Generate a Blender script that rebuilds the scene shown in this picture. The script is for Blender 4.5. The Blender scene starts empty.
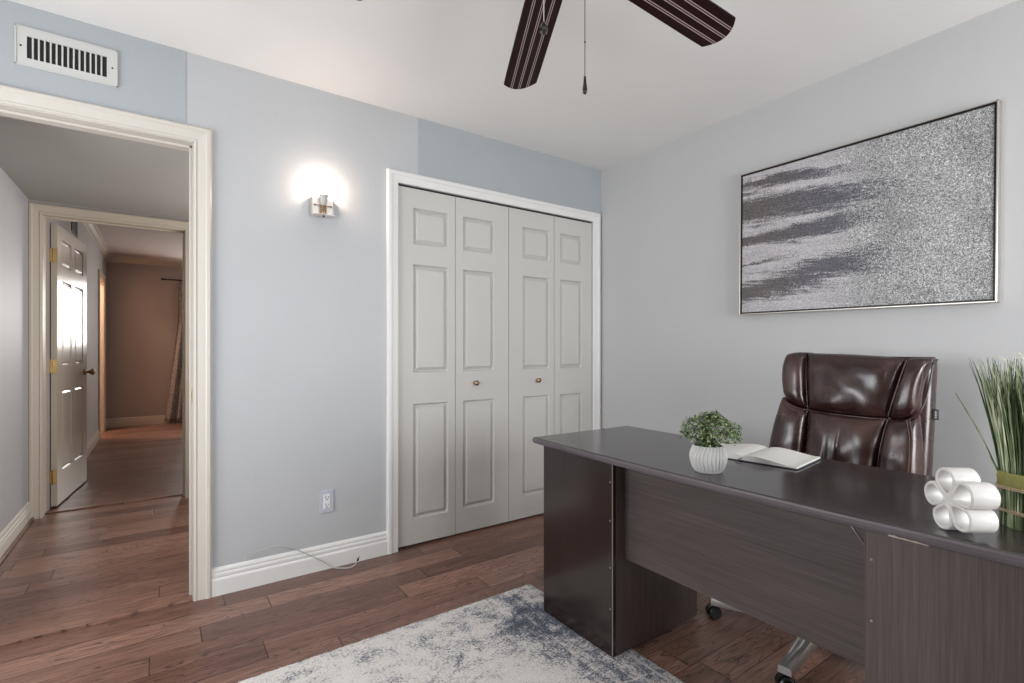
import bpy, bmesh, math, random
from mathutils import Vector, Matrix, noise as mnoise
rnd = random.Random(7)
S = bpy.context.scene
COL = S.collection
PI = math.pi

# ------------------------------------------------------------------ camera
cam_d = bpy.data.cameras.new('camera'); cam = bpy.data.objects.new('camera', cam_d); COL.objects.link(cam)
cam_d.sensor_width = 36.0; cam_d.lens = 501.3*36/1024; cam_d.shift_y = 7.5/1024; cam_d.clip_start = 0.02
cam.location = (0, 0, 1.122); cam.rotation_euler = (PI/2, 0, math.radians(55.0-90.0))
S.camera = cam
S.view_settings.view_transform = 'Standard'; S.view_settings.look = 'None'
S.view_settings.gamma = 1.0; S.view_settings.use_curve_mapping = False
S.view_settings.exposure = 0.0

# ------------------------------------------------------------------ object helpers
def link(o, parent=None):
    COL.objects.link(o)
    if parent is not None: o.parent = parent
    return o

def obj(name, bm, m, parent=None, smooth=None, origin=None):
    """one mesh object; bm holds world coordinates when origin is None and parent is None,
    otherwise coordinates relative to the parent's / origin's frame"""
    bmesh.ops.recalc_face_normals(bm, faces=bm.faces[:])
    me = bpy.data.meshes.new(name); bm.to_mesh(me); bm.free()
    if isinstance(m, (list, tuple)):
        for q in m: me.materials.append(q)
    else: me.materials.append(m)
    if smooth is not None:
        if smooth is True:
            for p in me.polygons: p.use_smooth = True
        else:
            me.shade_smooth() if hasattr(me, 'shade_smooth') else None
            for p in me.polygons: p.use_smooth = True
            me.set_sharp_from_angle(angle=math.radians(smooth))
    o = bpy.data.objects.new(name, me)
    return link(o, parent)

def tag(o, label, cat, group=None, kind=None):
    o['label'] = label; o['category'] = cat
    if group: o['group'] = group
    if kind: o['kind'] = kind
    return o

def thing(name, label, cat, loc=(0,0,0), rz=0.0, group=None, kind=None):
    o = bpy.data.objects.new(name, None); o.location = loc; o.rotation_euler = (0,0,rz)
    o.empty_display_size = 0.05
    link(o); return tag(o, label, cat, group, kind)

def box(bm, lo, hi, bev=0.0, seg=1, mi=0):
    x0,y0,z0 = lo; x1,y1,z1 = hi
    r = bmesh.ops.create_cube(bm, size=1.0)
    vs = r['verts']
    for v in vs:
        v.co = Vector(((x0+x1)/2 + v.co.x*(x1-x0), (y0+y1)/2 + v.co.y*(y1-y0), (z0+z1)/2 + v.co.z*(z1-z0)))
    fs = list({f for v in vs for f in v.link_faces})
    for f in fs: f.material_index = mi
    if bev > 0:
        es = list({e for v in vs for e in v.link_edges})
        r = bmesh.ops.bevel(bm, geom=es, offset=bev, segments=seg, affect='EDGES', profile=0.5, clamp_overlap=True)
        for f in r['faces']: f.material_index = mi
    return vs

def tube(bm, pts, rad, n=8, cap=True, mi=0):
    pts = [Vector(p) for p in pts]
    rads = rad if isinstance(rad, (list, tuple)) else [rad]*len(pts)
    up = Vector((0,0,1)); prev = None; rings = []
    for i, p in enumerate(pts):
        a = pts[max(i-1,0)]; b = pts[min(i+1,len(pts)-1)]
        t = (b-a).normalized()
        if prev is None:
            ref = up if abs(t.dot(up)) < 0.9 else Vector((1,0,0))
            nx = t.cross(ref).normalized()
        else:
            nx = (prev - t*prev.dot(t)).normalized()
        prev = nx; ny = t.cross(nx)
        rings.append([bm.verts.new(p + (nx*math.cos(2*PI*k/n)+ny*math.sin(2*PI*k/n))*rads[i]) for k in range(n)])
    for i in range(len(rings)-1):
        for k in range(n):
            f = bm.faces.new((rings[i][k], rings[i][(k+1)%n], rings[i+1][(k+1)%n], rings[i+1][k])); f.material_index = mi
    if cap:
        for r in (rings[0], rings[-1]):
            f = bm.faces.new(r); f.material_index = mi
    return rings

def lathe(bm, prof, n=32, c=(0,0,0), axis='z', rfun=None, mi=0):
    """prof: list of (r, h); points with r==0 become poles"""
    rings = []
    for i,(r,h) in enumerate(prof):
        ring = []
        for k in range(n if r > 1e-6 else 1):
            a = 2*PI*k/n; rr = r if rfun is None else rfun(r, a, h)
            p = (rr*math.cos(a), rr*math.sin(a), h)
            if axis == 'y': p = (p[0], p[2], p[1])
            if axis == 'x': p = (p[2], p[0], p[1])
            ring.append(bm.verts.new((p[0]+c[0], p[1]+c[1], p[2]+c[2])))
        rings.append(ring)
    for a,b in zip(rings, rings[1:]):
        if len(a)==1 and len(b)==1: continue
        for k in range(n):
            k2=(k+1)%n
            if len(a)==1: f = bm.faces.new((a[0], b[k], b[k2]))
            elif len(b)==1: f = bm.faces.new((a[k], a[k2], b[0]))
            else: f = bm.faces.new((a[k], a[k2], b[k2], b[k]))
            f.material_index = mi
    return rings

def prism(bm, poly, depth_vec, mi=0):
    """poly: list of 3D points (closed), extruded by depth_vec"""
    d = Vector(depth_vec)
    a = [bm.verts.new(p) for p in poly]; b = [bm.verts.new(Vector(p)+d) for p in poly]
    n = len(a)
    fs = [bm.faces.new(a), bm.faces.new(list(reversed(b)))]
    for i in range(n): fs.append(bm.faces.new((a[i], b[i], b[(i+1)%n], a[(i+1)%n])))
    for f in fs: f.material_index = mi
    return a, b

def grid(bm, fn, nu, nv, closed_u=False, mi=0):
    V = [[bm.verts.new(fn(i/(nu if closed_u else nu), j/nv)) for j in range(nv+1)] for i in range(nu + (0 if closed_u else 1))]
    m = len(V)
    for i in range(nu):
        for j in range(nv):
            f = bm.faces.new((V[i][j], V[(i+1)%m][j], V[(i+1)%m][j+1], V[i][j+1])); f.material_index = mi
    return V

# ------------------------------------------------------------------ material helpers
class Nd:
    def __init__(s, name):
        s.m = bpy.data.materials.new(name); s.m.use_nodes = True
        s.t = s.m.node_tree; s.n = s.t.nodes; s.l = s.t.links
        s.b = s.n['Principled BSDF']
    def new(s, ty, **kw):
        x = s.n.new(ty)
        for k,v in kw.items(): setattr(x, k, v)
        return x
    def plug(s, sock, v):
        if isinstance(v, bpy.types.NodeSocket): s.l.new(v, sock)
        elif v is not None:
            if sock.type == 'RGBA' and len(v) == 3: v = (*v, 1)
            sock.default_value = v
    def math(s, op, a, b=None, c=None, clamp=False):
        x = s.new('ShaderNodeMath', operation=op, use_clamp=clamp)
        s.plug(x.inputs[0], a)
        if b is not None: s.plug(x.inputs[1], b)
        if c is not None: s.plug(x.inputs[2], c)
        return x.outputs[0]
    def coord(s, k='Object'): return s.new('ShaderNodeTexCoord').outputs[k]
    def sep(s, v):
        x = s.new('ShaderNodeSeparateXYZ'); s.plug(x.inputs[0], v); return x.outputs
    def comb(s, x=0.0, y=0.0, z=0.0):
        c = s.new('ShaderNodeCombineXYZ')
        for i,v in enumerate((x,y,z)): s.plug(c.inputs[i], v)
        return c.outputs[0]
    def vmul(s, v, k):
        x = s.new('ShaderNodeVectorMath', operation='MULTIPLY'); s.plug(x.inputs[0], v); s.plug(x.inputs[1], k); return x.outputs[0]
    def vadd(s, v, k):
        x = s.new('ShaderNodeVectorMath', operation='ADD'); s.plug(x.inputs[0], v); s.plug(x.inputs[1], k); return x.outputs[0]
    def noise(s, v, scale=5.0, detail=3.0, rough=0.5, dist=0.0, out='Fac'):
        x = s.new('ShaderNodeTexNoise'); s.plug(x.inputs['Vector'], v)
        x.inputs['Scale'].default_value = scale; x.inputs['Detail'].default_value = detail
        x.inputs['Roughness'].default_value = rough; x.inputs['Distortion'].default_value = dist
        return x.outputs[out]
    def white(s, v, out='Value'):
        x = s.new('ShaderNodeTexWhiteNoise', noise_dimensions='3D'); s.plug(x.inputs['Vector'], v); return x.outputs[out]
    def ramp(s, f, stops, interp='LINEAR'):
        x = s.new('ShaderNodeValToRGB'); s.plug(x.inputs[0], f); r = x.color_ramp; r.interpolation = interp
        while len(r.elements) < len(stops): r.elements.new(0.5)
        for e,(p,c) in zip(r.elements, stops):
            e.position = p; e.color = (*c, 1) if len(c)==3 else c
        return x.outputs[0]
    def mix(s, f, a, b, mode='MIX'):
        x = s.new('ShaderNodeMix', data_type='RGBA', blend_type=mode)
        s.plug(x.inputs[0], f); s.plug(x.inputs[6], a); s.plug(x.inputs[7], b); return x.outputs[2]
    def smooth(s, v, lo, hi):
        x = s.new('ShaderNodeMapRange', interpolation_type='SMOOTHSTEP')
        s.plug(x.inputs[0], v); x.inputs[1].default_value = lo; x.inputs[2].default_value = hi; return x.outputs[0]
    def bump(s, h, strength=0.2, dist=0.002):
        x = s.new('ShaderNodeBump'); x.inputs['Strength'].default_value = strength; x.inputs['Distance'].default_value = dist
        s.plug(x.inputs['Height'], h); s.l.new(x.outputs[0], s.b.inputs['Normal'])
    def set(s, **kw):
        for k,v in kw.items(): s.plug(s.b.inputs[k.replace('_',' ')], v)
        return s

def srgb(r,g,b):
    f = lambda c: (c/255/12.92 if c/255 <= .04045 else ((c/255+.055)/1.055)**2.4)
    return (f(r), f(g), f(b))

def paint(name, col, rough=0.55, tex=0.12, scale=90.0, var=0.03):
    d = Nd(name); co = d.coord()
    n = d.noise(co, 3.0, 2.0); c2 = tuple(c*(1-var*2) for c in col)
    d.set(Base_Color=d.mix(n, c2, col), Roughness=rough)
    if tex: d.bump(d.noise(co, scale, 3.0, .6), tex, .002)
    return d.m

def plain(name, col, rough=0.5, metal=0.0, bump=0.0, scale=200.0, **kw):
    d = Nd(name); co = d.coord(); n = d.noise(co, 40.0, 2.0)
    d.set(Base_Color=d.mix(n, tuple(c*.93 for c in col), col), Roughness=rough, Metallic=metal, **kw)
    if bump: d.bump(d.noise(co, scale, 3.0), bump, .001)
    return d.m

WALL = paint('wall_paint', (.498,.514,.528), .45, .45, 48)
WALLB = paint('right_wall_paint', (.530,.536,.540), .5, .3, 60)
PANEL = paint('bluer_panel', (.400,.430,.450), .5, .15, 70)
CEIL = paint('ceiling_paint', (.80,.79,.775), .8, .10, 120)
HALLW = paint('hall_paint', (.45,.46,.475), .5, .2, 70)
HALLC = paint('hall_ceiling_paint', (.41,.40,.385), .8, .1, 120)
TAUPE = paint('taupe_paint', (.42,.372,.34), .6, .2, 70)
GREYL = paint('far_room_grey_paint', (.50,.475,.47), .6, .2, 70)
FARC = paint('far_ceiling_paint', (.66,.60,.56), .8, .1, 120)
TRIM = paint('white_trim_paint', (.625,.592,.54), .35, 0, 60, .01)
TRIMW = paint('bright_white_trim_paint', (.775,.77,.755), .35, 0, 60, .01)
CREAM = paint('cream_trim_paint', (.62,.56,.47), .35, 0, 60, .01)
DOORP = paint('greige_door_paint', (.575,.565,.535), .42, .06, 60, .02)
HDOOR = paint('hall_door_paint', (.58,.52,.44), .22, .03, 60, .02)
DUCT_SHADE = plain('duct_shade', (.012,.014,.014), .7)  # near-black colour standing in for the shaded depth behind grille slats
VENTM = paint('vent_enamel', (.58,.58,.56), .4, .0)
BRASS = plain('polished_brass', (.72,.52,.24), .22, 1.0)
BRONZE = plain('aged_brass', (.40,.27,.17), .3, 1.0)
CHROME = plain('satin_nickel', (.82,.78,.74), .16, 1.0)
ALU = plain('polished_aluminium', (.58,.56,.54), .40, 1.0)
BLACKP = plain('black_plastic', (.012,.012,.013), .38)
BLACKM = plain('black_metal', (.015,.014,.014), .35, .6)
WHITEP = plain('white_plastic', (.80,.80,.80), .35)
PLATEB = plain('bluish_white_plastic', (.52,.54,.62), .35)
SLOT = plain('slot_black', (.02,.02,.02), .6)
CERAM = plain('white_ceramic', (.70,.685,.665), .34)
CABLE = plain('white_cable', (.50,.50,.48), .45)
NAVY = plain('navy_cover', (.03,.035,.055), .5)

def m_floor():
    d = Nd('hickory_floor'); co = d.coord(); X,Y,Z = d.sep(co)
    w = 0.129
    ry = d.math('DIVIDE', d.math('ADD', Y, 5*w-2.381+ w*40), w)
    row = d.math('FLOOR', ry); fy = d.math('FRACT', ry)
    off = d.math('MULTIPLY', d.white(d.comb(row, 3.1, 0.0)), 7.0)
    rx = d.math('DIVIDE', d.math('ADD', X, off), 0.95)
    colm = d.math('FLOOR', rx); fx = d.math('FRACT', rx)
    idv = d.white(d.comb(row, colm, 1.7)); idc = d.white(d.comb(colm, row, 5.2))
    gx = d.math('MULTIPLY_ADD', idv, 37.0, X); gy = d.math('MULTIPLY_ADD', idc, 11.0, Y)
    g1 = d.noise(d.comb(d.math('MULTIPLY', gx, 1.0), d.math('MULTIPLY', gy, 8.0), 0.0), 1.0, 2.0, .5, 1.4)
    g3 = d.noise(d.comb(d.math('MULTIPLY', gx, 3.5), d.math('MULTIPLY', gy, 40.0), 3.0), 1.0, 5.0, .65, .8)
    g2 = d.noise(d.comb(d.math('MULTIPLY', gx, 9.0), d.math('MULTIPLY', gy, 170.0), 0.0), 1.0, 4.0, .65, .4)
    ringsv = d.math('FRACT', d.math('MULTIPLY_ADD', g1, 17.0, d.math('MULTIPLY', g3, 1.2)))
    ringd = d.math('MULTIPLY', d.math('SUBTRACT', 1.0, d.smooth(ringsv, .0, .28)), d.smooth(g3, .32, .56))
    base = d.ramp(d.math('MULTIPLY_ADD', g3, .55, d.math('MULTIPLY_ADD', g1, .25, d.math('MULTIPLY', idv, .28))),
                  [(.25, srgb(78,53,44)), (.45, srgb(120,85,71)), (.60, srgb(147,109,92)), (.82, srgb(180,139,119))])
    c = d.mix(d.math('MULTIPLY', ringd, .95), base, srgb(40,25,22))
    c = d.mix(d.math('MULTIPLY', d.smooth(g2, .46, .64), .45), c, srgb(54,34,28))
    c = d.mix(d.math('MULTIPLY', idc, .30), c, srgb(112,90,80))
    ey = d.math('MINIMUM', fy, d.math('SUBTRACT', 1.0, fy)); ex = d.math('MINIMUM', fx, d.math('SUBTRACT', 1.0, fx))
    gap = d.math('MAXIMUM', d.math('SUBTRACT', 1.0, d.smooth(ey, .006, .022)), d.math('SUBTRACT', 1.0, d.smooth(ex, .0012, .0036)))
    c = d.mix(d.math('MULTIPLY', gap, .75), c, srgb(30,17,14))
    d.set(Base_Color=c, Roughness=d.math('MULTIPLY_ADD', g2, .22, .26), Specular_IOR_Level=.5)
    h = d.math('SUBTRACT', d.math('MULTIPLY_ADD', g1, .5, d.math('MULTIPLY', g2, .25)), d.math('MULTIPLY', gap, 1.3))
    d.bump(h, .35, .0025)
    return d.m
FLOOR = m_floor()

def m_wood(name, axis, c0, c1, rough, freq=1.0, bump=.10):
    """dark laminate; grain runs along axis"""
    d = Nd(name); X,Y,Z = d.sep(d.coord())
    k = {'x': (1.6, 70, 70), 'y': (70, 1.6, 70), 'z': (70, 70, 1.6)}[axis]
    v = d.comb(d.math('MULTIPLY', X, k[0]*freq), d.math('MULTIPLY', Y, k[1]*freq), d.math('MULTIPLY', Z, k[2]*freq))
    n1 = d.noise(v, 1.0, 5.0, .65, .3)
    k2 = tuple(q/9 if q > 10 else q*.5 for q in k)
    v2 = d.comb(d.math('MULTIPLY', X, k2[0]), d.math('MULTIPLY', Y, k2[1]), d.math('MULTIPLY', Z, k2[2]))
    n2 = d.noise(v2, 1.0, 4.0, .6, .8)
    f = d.math('MULTIPLY_ADD', n1, .62, d.math('MULTIPLY', n2, .38))
    c = d.ramp(f, [(.34, c0), (.52, tuple((a+b)/2 for a,b in zip(c0,c1))), (.68, c1)])
    d.set(Base_Color=c, Roughness=d.math('MULTIPLY_ADD', n1, .10, rough))
    if bump: d.bump(n1, bump, .0008)
    return d.m
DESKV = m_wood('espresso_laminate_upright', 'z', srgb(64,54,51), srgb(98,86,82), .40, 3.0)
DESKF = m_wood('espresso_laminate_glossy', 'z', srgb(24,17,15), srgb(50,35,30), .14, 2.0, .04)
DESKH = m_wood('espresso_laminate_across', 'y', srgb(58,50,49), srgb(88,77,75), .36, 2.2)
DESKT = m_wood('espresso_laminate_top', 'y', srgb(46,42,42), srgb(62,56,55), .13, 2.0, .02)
DESKT.node_tree.nodes['Principled BSDF'].inputs['Specular IOR Level'].default_value = .9
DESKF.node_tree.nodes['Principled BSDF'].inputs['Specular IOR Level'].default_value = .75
EDGE = m_wood('espresso_edge_band', 'y', srgb(70,63,66), srgb(104,96,101), .35)
CHIP = plain('exposed_chipboard', (.42,.36,.30), .9, 0, .5, 300)

def m_leather():
    d = Nd('oxblood_leather'); co = d.coord()
    n = d.noise(co, 7.0, 2.0, .5); p = d.noise(co, 260.0, 3.0, .6); wr = d.noise(d.vmul(co, (1,1,.35)), 34.0, 4.0, .6, 1.2)
    c = d.ramp(n, [(.3, (.016,.0055,.005)), (.55, (.034,.012,.010)), (.75, (.066,.030,.022))])
    d.set(Base_Color=c, Roughness=d.math('MULTIPLY_ADD', n, .16, .19), Specular_IOR_Level=.7)
    d.bump(d.math('MULTIPLY_ADD', wr, .7, d.math('MULTIPLY', p, .10)), .26, .004)
    return d.m
LEATHER = m_leather()
STITCH = plain('brown_thread', (.16,.10,.085), .7)

def m_canvas():
    # object frame: X across the picture (0 .. 1.018), Z up (0 .. .752)
    d = Nd('painted_canvas'); X,Y,Z = d.sep(d.coord())
    u = d.math('DIVIDE', X, 1.018); v = d.math('SUBTRACT', 1.0, d.math('DIVIDE', Z, .752))   # v from the top
    def cells(k, s_): return d.white(d.comb(d.math('FLOOR', d.math('MULTIPLY', X, k)), d.math('FLOOR', d.math('MULTIPLY', Z, k)), s_))
    sp = cells(480, 0.0); sp2 = cells(260, 4.0)
    big = d.noise(d.comb(X, Z, 0.0), 4.0, 3.0, .6)
    mid = d.noise(d.comb(X, Z, 2.0), 90.0, 3.0, .7)
    s = d.math('MULTIPLY_ADD', sp, .46, d.math('MULTIPLY_ADD', sp2, .20, d.math('MULTIPLY', mid, .34)))
    s = d.math('MULTIPLY_ADD', big, .34, d.math('SUBTRACT', s, .17))
    speck = d.ramp(s, [(.22, srgb(64,65,66)), (.40, srgb(122,123,123)), (.54, srgb(158,159,159)), (.68, srgb(202,203,203)), (.82, srgb(250,250,248))])
    slant = d.math('MULTIPLY_ADD', X, .06, Z)
    st = d.noise(d.comb(d.math('MULTIPLY', X, 2.2), d.math('MULTIPLY', slant, 26.0), 1.0), 1.0, 6.0, .72, .6)
    fine = d.noise(d.comb(d.math('MULTIPLY', X, 16), d.math('MULTIPLY', slant, 110), 3.0), 1.0, 5.0, .75)
    lefts = d.math('MULTIPLY_ADD', sp, .42, d.math('MULTIPLY_ADD', st, .34, d.math('MULTIPLY', fine, .24)))
    pale = d.ramp(lefts, [(.20, srgb(118,114,120)), (.44, srgb(172,168,173)), (.60, srgb(196,193,196)), (.82, srgb(240,238,238))])
    fieldmask = d.math('SUBTRACT', 1.0, d.smooth(d.math('MULTIPLY_ADD', big, .30, u), .52, .78))
    base = d.mix(fieldmask, speck, pale)
    tot = None
    warp = d.math('MULTIPLY', d.math('SUBTRACT', d.noise(d.comb(d.math('MULTIPLY', X, 3.0), d.math('MULTIPLY', Z, 9.0), 7.0), 1.0, 4.0, .65), .5), .09)
    # bands: centre from the top at u=0 and u=.55, half widths there, where they break off
    for (c0,c1,h0,h1,end) in ((.080,.13,.034,.026,.52),(.250,.315,.110,.075,.68),(.490,.460,.034,.062,.64),(.865,.715,.085,.095,.68),(.66,.60,.012,.010,.22)):
        cc = d.math('MULTIPLY_ADD', u, (c1-c0)/.55, c0); hh = d.math('MULTIPLY_ADD', u, (h1-h0)/.55, h0)
        dist = d.math('DIVIDE', d.math('ABSOLUTE', d.math('SUBTRACT', d.math('ADD', v, warp), cc)), hh)
        e = d.math('ADD', dist, d.math('MULTIPLY', d.math('SUBTRACT', st, .5), 3.6))
        e = d.math('ADD', e, d.math('MULTIPLY', d.math('SUBTRACT', fine, .5), 2.0))
        e = d.math('ADD', e, d.math('MULTIPLY', d.math('SUBTRACT', sp, .5), .7))
        m = d.math('SUBTRACT', 1.0, d.smooth(e, .62, 1.35))
        fin = d.math('MULTIPLY_ADD', d.math('SUBTRACT', fine, .5), .40, u)
        fin = d.math('MULTIPLY_ADD', d.math('SUBTRACT', sp, .5), .22, fin)
        m = d.math('MULTIPLY', m, d.math('SUBTRACT', 1.0, d.smooth(fin, end-.12, end+.05)))
        tot = m if tot is None else d.math('MAXIMUM', tot, m)
    warm = d.ramp(d.math('MULTIPLY_ADD', sp, .5, d.math('MULTIPLY', fine, .5)), [(.2, srgb(40,36,36)), (.5, srgb(76,70,69)), (.75, srgb(112,107,108)), (.95, srgb(178,175,178))])
    cool = d.ramp(d.math('MULTIPLY_ADD', sp, .5, d.math('MULTIPLY', fine, .5)), [(.2, srgb(36,36,44)), (.5, srgb(72,72,84)), (.75, srgb(110,110,120)), (.95, srgb(182,182,188))])
    dk = d.mix(d.smooth(u, .12, .45), warm, cool)
    c = d.mix(d.math('MULTIPLY', tot, .93), base, dk)
    d.set(Base_Color=c, Roughness=.5)
    d.bump(d.math('MULTIPLY_ADD', sp, .4, st), .25, .002)
    return d.m
CANVAS = m_canvas()

def m_rug():
    d = Nd('distressed_rug_pile'); X,Y,Z = d.sep(d.coord())
    co = d.comb(X, Y, 0.0)
    pile = d.noise(co, 330.0, 2.0, .7); tuft = d.noise(co, 120.0, 3.0, .75)
    big = d.noise(co, 3.0, 3.0, .55, .4)
    blot = d.noise(d.comb(d.math('MULTIPLY', X, 11.0), d.math('MULTIPLY', Y, 15.0), 2.0), 1.0, 8.0, .78, .5)
    thr = d.noise(d.comb(d.math('MULTIPLY', X, 60.0), d.math('MULTIPLY', Y, 190.0), 5.0), 1.0, 4.0, .75)
    bx = d.math('SUBTRACT', 1.0, d.smooth(d.math('ABSOLUTE', d.math('SUBTRACT', X, 1.06)), .05, .24))
    bl = d.noise(d.comb(d.math('MULTIPLY', X, 30.0), d.math('MULTIPLY', Y, 5.0), 9.0), 1.0, 5.0, .75, .3)
    f = d.math('MULTIPLY_ADD', blot, .62, d.math('MULTIPLY', big, .38))
    f = d.math('MULTIPLY_ADD', d.math('SUBTRACT', thr, .5), .34, f)
    f = d.math('MULTIPLY_ADD', d.math('SUBTRACT', tuft, .5), .50, f)
    f = d.math('ADD', f, d.math('MULTIPLY', bx, d.math('MULTIPLY_ADD', bl, .34, -.08)))
    c = d.ramp(f, [(.30, srgb(236,230,225)), (.515, srgb(222,217,213)), (.565, srgb(172,170,172)), (.63, srgb(104,109,122)), (.78, srgb(62,70,88))])
    tan = d.noise(co, 9.0, 3.0, .6)
    c = d.mix(d.math('MULTIPLY', d.smooth(tan, .60, .75), .30), c, srgb(168,152,144))
    c = d.mix(d.math('MULTIPLY', d.smooth(d.math('SUBTRACT', 1.0, pile), .45, .8), .26), c, srgb(120,118,120))
    edge = d.smooth(X, 1.213, 1.219)
    line = d.math('SUBTRACT', 1.0, d.smooth(d.math('ABSOLUTE', d.math('SUBTRACT', X, 1.185)), .004, .008))
    c = d.mix(d.math('MULTIPLY', d.math('MAXIMUM', edge, line), .7), c, srgb(205,202,200))
    d.set(Base_Color=c, Roughness=.95, Specular_IOR_Level=.1)
    d.bump(d.math('ADD', tuft, d.math('MULTIPLY', thr, .7)), 1.0, .005)
    return d.m
RUG = m_rug()

def m_leaf(name, stops, rough=.5, scale=60.0):
    d = Nd(name); co = d.coord(); n = d.noise(d.vmul(co, (1,1,.25)), scale, 2.0, .7)
    isl = d.new('ShaderNodeNewGeometry').outputs['Random Per Island']
    n = d.math('MULTIPLY_ADD', isl, .42, d.math('MULTIPLY_ADD', n, .35, .12))
    d.set(Base_Color=d.ramp(n, stops), Roughness=rough); return d.m
LEAF = m_leaf('small_green_leaves', [(.30, srgb(26,42,20)), (.45, srgb(66,90,44)), (.58, srgb(108,132,72)), (.72, srgb(172,186,140))], .5, 70)
GRASSM = m_leaf('dry_green_grass', [(.32, srgb(32,50,26)), (.44, srgb(72,96,50)), (.52, srgb(112,134,84)), (.58, srgb(164,176,136)), (.65, srgb(226,226,202))], .55, 40)
TWIG = plain('brown_twig', (.12,.08,.05), .8)
SOIL = plain('dark_soil', (.03,.024,.02), .95, 0, .6, 120)
BANDM = plain('olive_band', srgb(150,148,84), .7, 0, .3, 200)
TWINE = plain('jute_twine', srgb(190,170,140), .9, 0, .5, 250)
POT = plain('matt_white_pot', (.58,.575,.565), .65)
PAGE = plain('book_paper', (.68,.665,.635), .75)

def m_blade():
    d = Nd('dark_mahogany_blade'); X,Y,Z = d.sep(d.coord())   # X along blade, Y across (half width .075)
    n = d.noise(d.comb(d.math('MULTIPLY', X, 3.0), d.math('MULTIPLY', Y, 90.0), 0.0), 1.0, 4.0, .6)
    c = d.ramp(n, [(.35, srgb(16,4,5)), (.6, srgb(38,8,9)), (.75, srgb(54,14,13))])
    m = None
    for y0 in (-.033, .0, .033):
        for k in (-.0035, .0035):
            q = d.math('SUBTRACT', 1.0, d.smooth(d.math('ABSOLUTE', d.math('SUBTRACT', Y, y0+k)), .0010, .0019))
            m = q if m is None else d.math('MAXIMUM', m, q)
    c = d.mix(d.math('MULTIPLY', m, .9), c, srgb(176,160,158))
    d.set(Base_Color=c, Roughness=.5, Specular_IOR_Level=.25); return d.m
BLADE = m_blade()

def m_fabric():
    d = Nd('grey_curtain_fabric'); co = d.coord()
    n = d.noise(d.vmul(co, (1,1,.6)), 60.0, 4.0, .7)
    d.set(Base_Color=d.ramp(n, [(.35, srgb(112,105,100)), (.65, srgb(186,178,172))]), Roughness=.9); return d.m
CURT = m_fabric()

def m_emit(name, col, k):
    d = Nd(name); d.set(Base_Color=col, Roughness=.4); d.b.inputs['Emission Color'].default_value = (*col,1); d.b.inputs['Emission Strength'].default_value = k; return d.m
BULB = m_emit('glowing_bulb', (1,.86,.70), 12.0)
def m_frost():
    d = Nd('frosted_glass'); d.set(Base_Color=(.50,.48,.46), Roughness=.45)
    d.b.inputs['Subsurface Weight'].default_value = 0.0; return d.m
FROST = m_frost()
CRYSTAL = plain('smoky_crystal', (.10,.095,.09), .10, .75)

# ------------------------------------------------------------------ the room
XB, YA = 2.651, 2.648
YT = 2.77            # far face of the front wall
BK, LF = -1.45, -1.30
def struct(name, bm, m, label, cat, smooth=None):
    return tag(obj(name, bm, m, None, smooth), label, cat, None, 'structure')

bm = bmesh.new(); box(bm, (-2.0,BK-.1,-.08), (3.4,9.5,0.0)); struct('floor', bm, FLOOR, 'dark brown hickory plank floor running through both doorways', 'floor')
bm = bmesh.new(); box(bm, (LF-.1,BK-.1,2.44), (XB+.1,YT-.02,2.52)); struct('ceiling', bm, CEIL, 'plain white ceiling above the office with the fan', 'ceiling')
OX0, OX1, OZ = -.66, .120, 2.045       # doorway in the front wall
CX0, CX1, CZ = 1.077, 2.568, 2.045     # closet opening
bm = bmesh.new()
for lo,hi in (((LF-.1,YA,0),(OX0,YT,2.44)), ((OX0,YA,OZ),(OX1,YT,2.44)), ((OX1,YA,0),(CX0,YT,2.44)), ((CX0,YA,CZ),(CX1,YT,2.44)), ((CX1,YA,0),(XB+.1,YT,2.44))):
    box(bm, lo, hi)
struct('wall_front', bm, WALL, 'pale blue-grey office wall with the doorway and closet', 'wall')
bm = bmesh.new(); box(bm, (XB,BK-.1,0), (XB+.1,YA,2.44)); struct('wall_right', bm, WALLB, 'pale grey wall carrying the framed abstract canvas', 'wall')
# thin header panels, slightly bluer and darker than the wall
bm = bmesh.new(); box(bm, (LF,YA-.003,2.075), (.091,YA+.001,2.44), .0012); struct('trim_1', bm, PANEL, 'slightly bluer, darker wall panel above the open doorway', 'wall panel')
bm = bmesh.new(); box(bm, (1.2,YA-.003,2.075), (XB,YA+.001,2.44), .0012); struct('trim_2', bm, PANEL, 'slightly bluer, darker wall panel above the closet doors', 'wall panel')

# walls behind the camera, each with an invented window opening to carry daylight
WX0,WX1,WZ0,WZ1 = 1.0, 2.5, .75, 1.85
bm = bmesh.new()
for lo,hi in (((LF-.1,BK-.1,0),(WX0,BK,2.44)), ((WX1,BK-.1,0),(XB,BK,2.44)), ((WX0,BK-.1,0),(WX1,BK,WZ0)), ((WX0,BK-.1,WZ1),(WX1,BK,2.44))): box(bm, lo, hi)
struct('wall_back', bm, WALL, 'pale grey wall behind the viewer with an invented window opening', 'wall')
VY0,VY1,VZ0,VZ1 = .95, 2.35, .70, 1.85
bm = bmesh.new()
for lo,hi in (((LF-.1,BK,0),(LF,VY0,2.44)), ((LF-.1,VY1,0),(LF,YA,2.44)), ((LF-.1,VY0,0),(LF,VY1,VZ0)), ((LF-.1,VY0,VZ1),(LF,VY1,2.44))): box(bm, lo, hi)
struct('wall_left', bm, WALL, 'pale grey wall beside the viewer with an invented window opening', 'wall')
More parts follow.
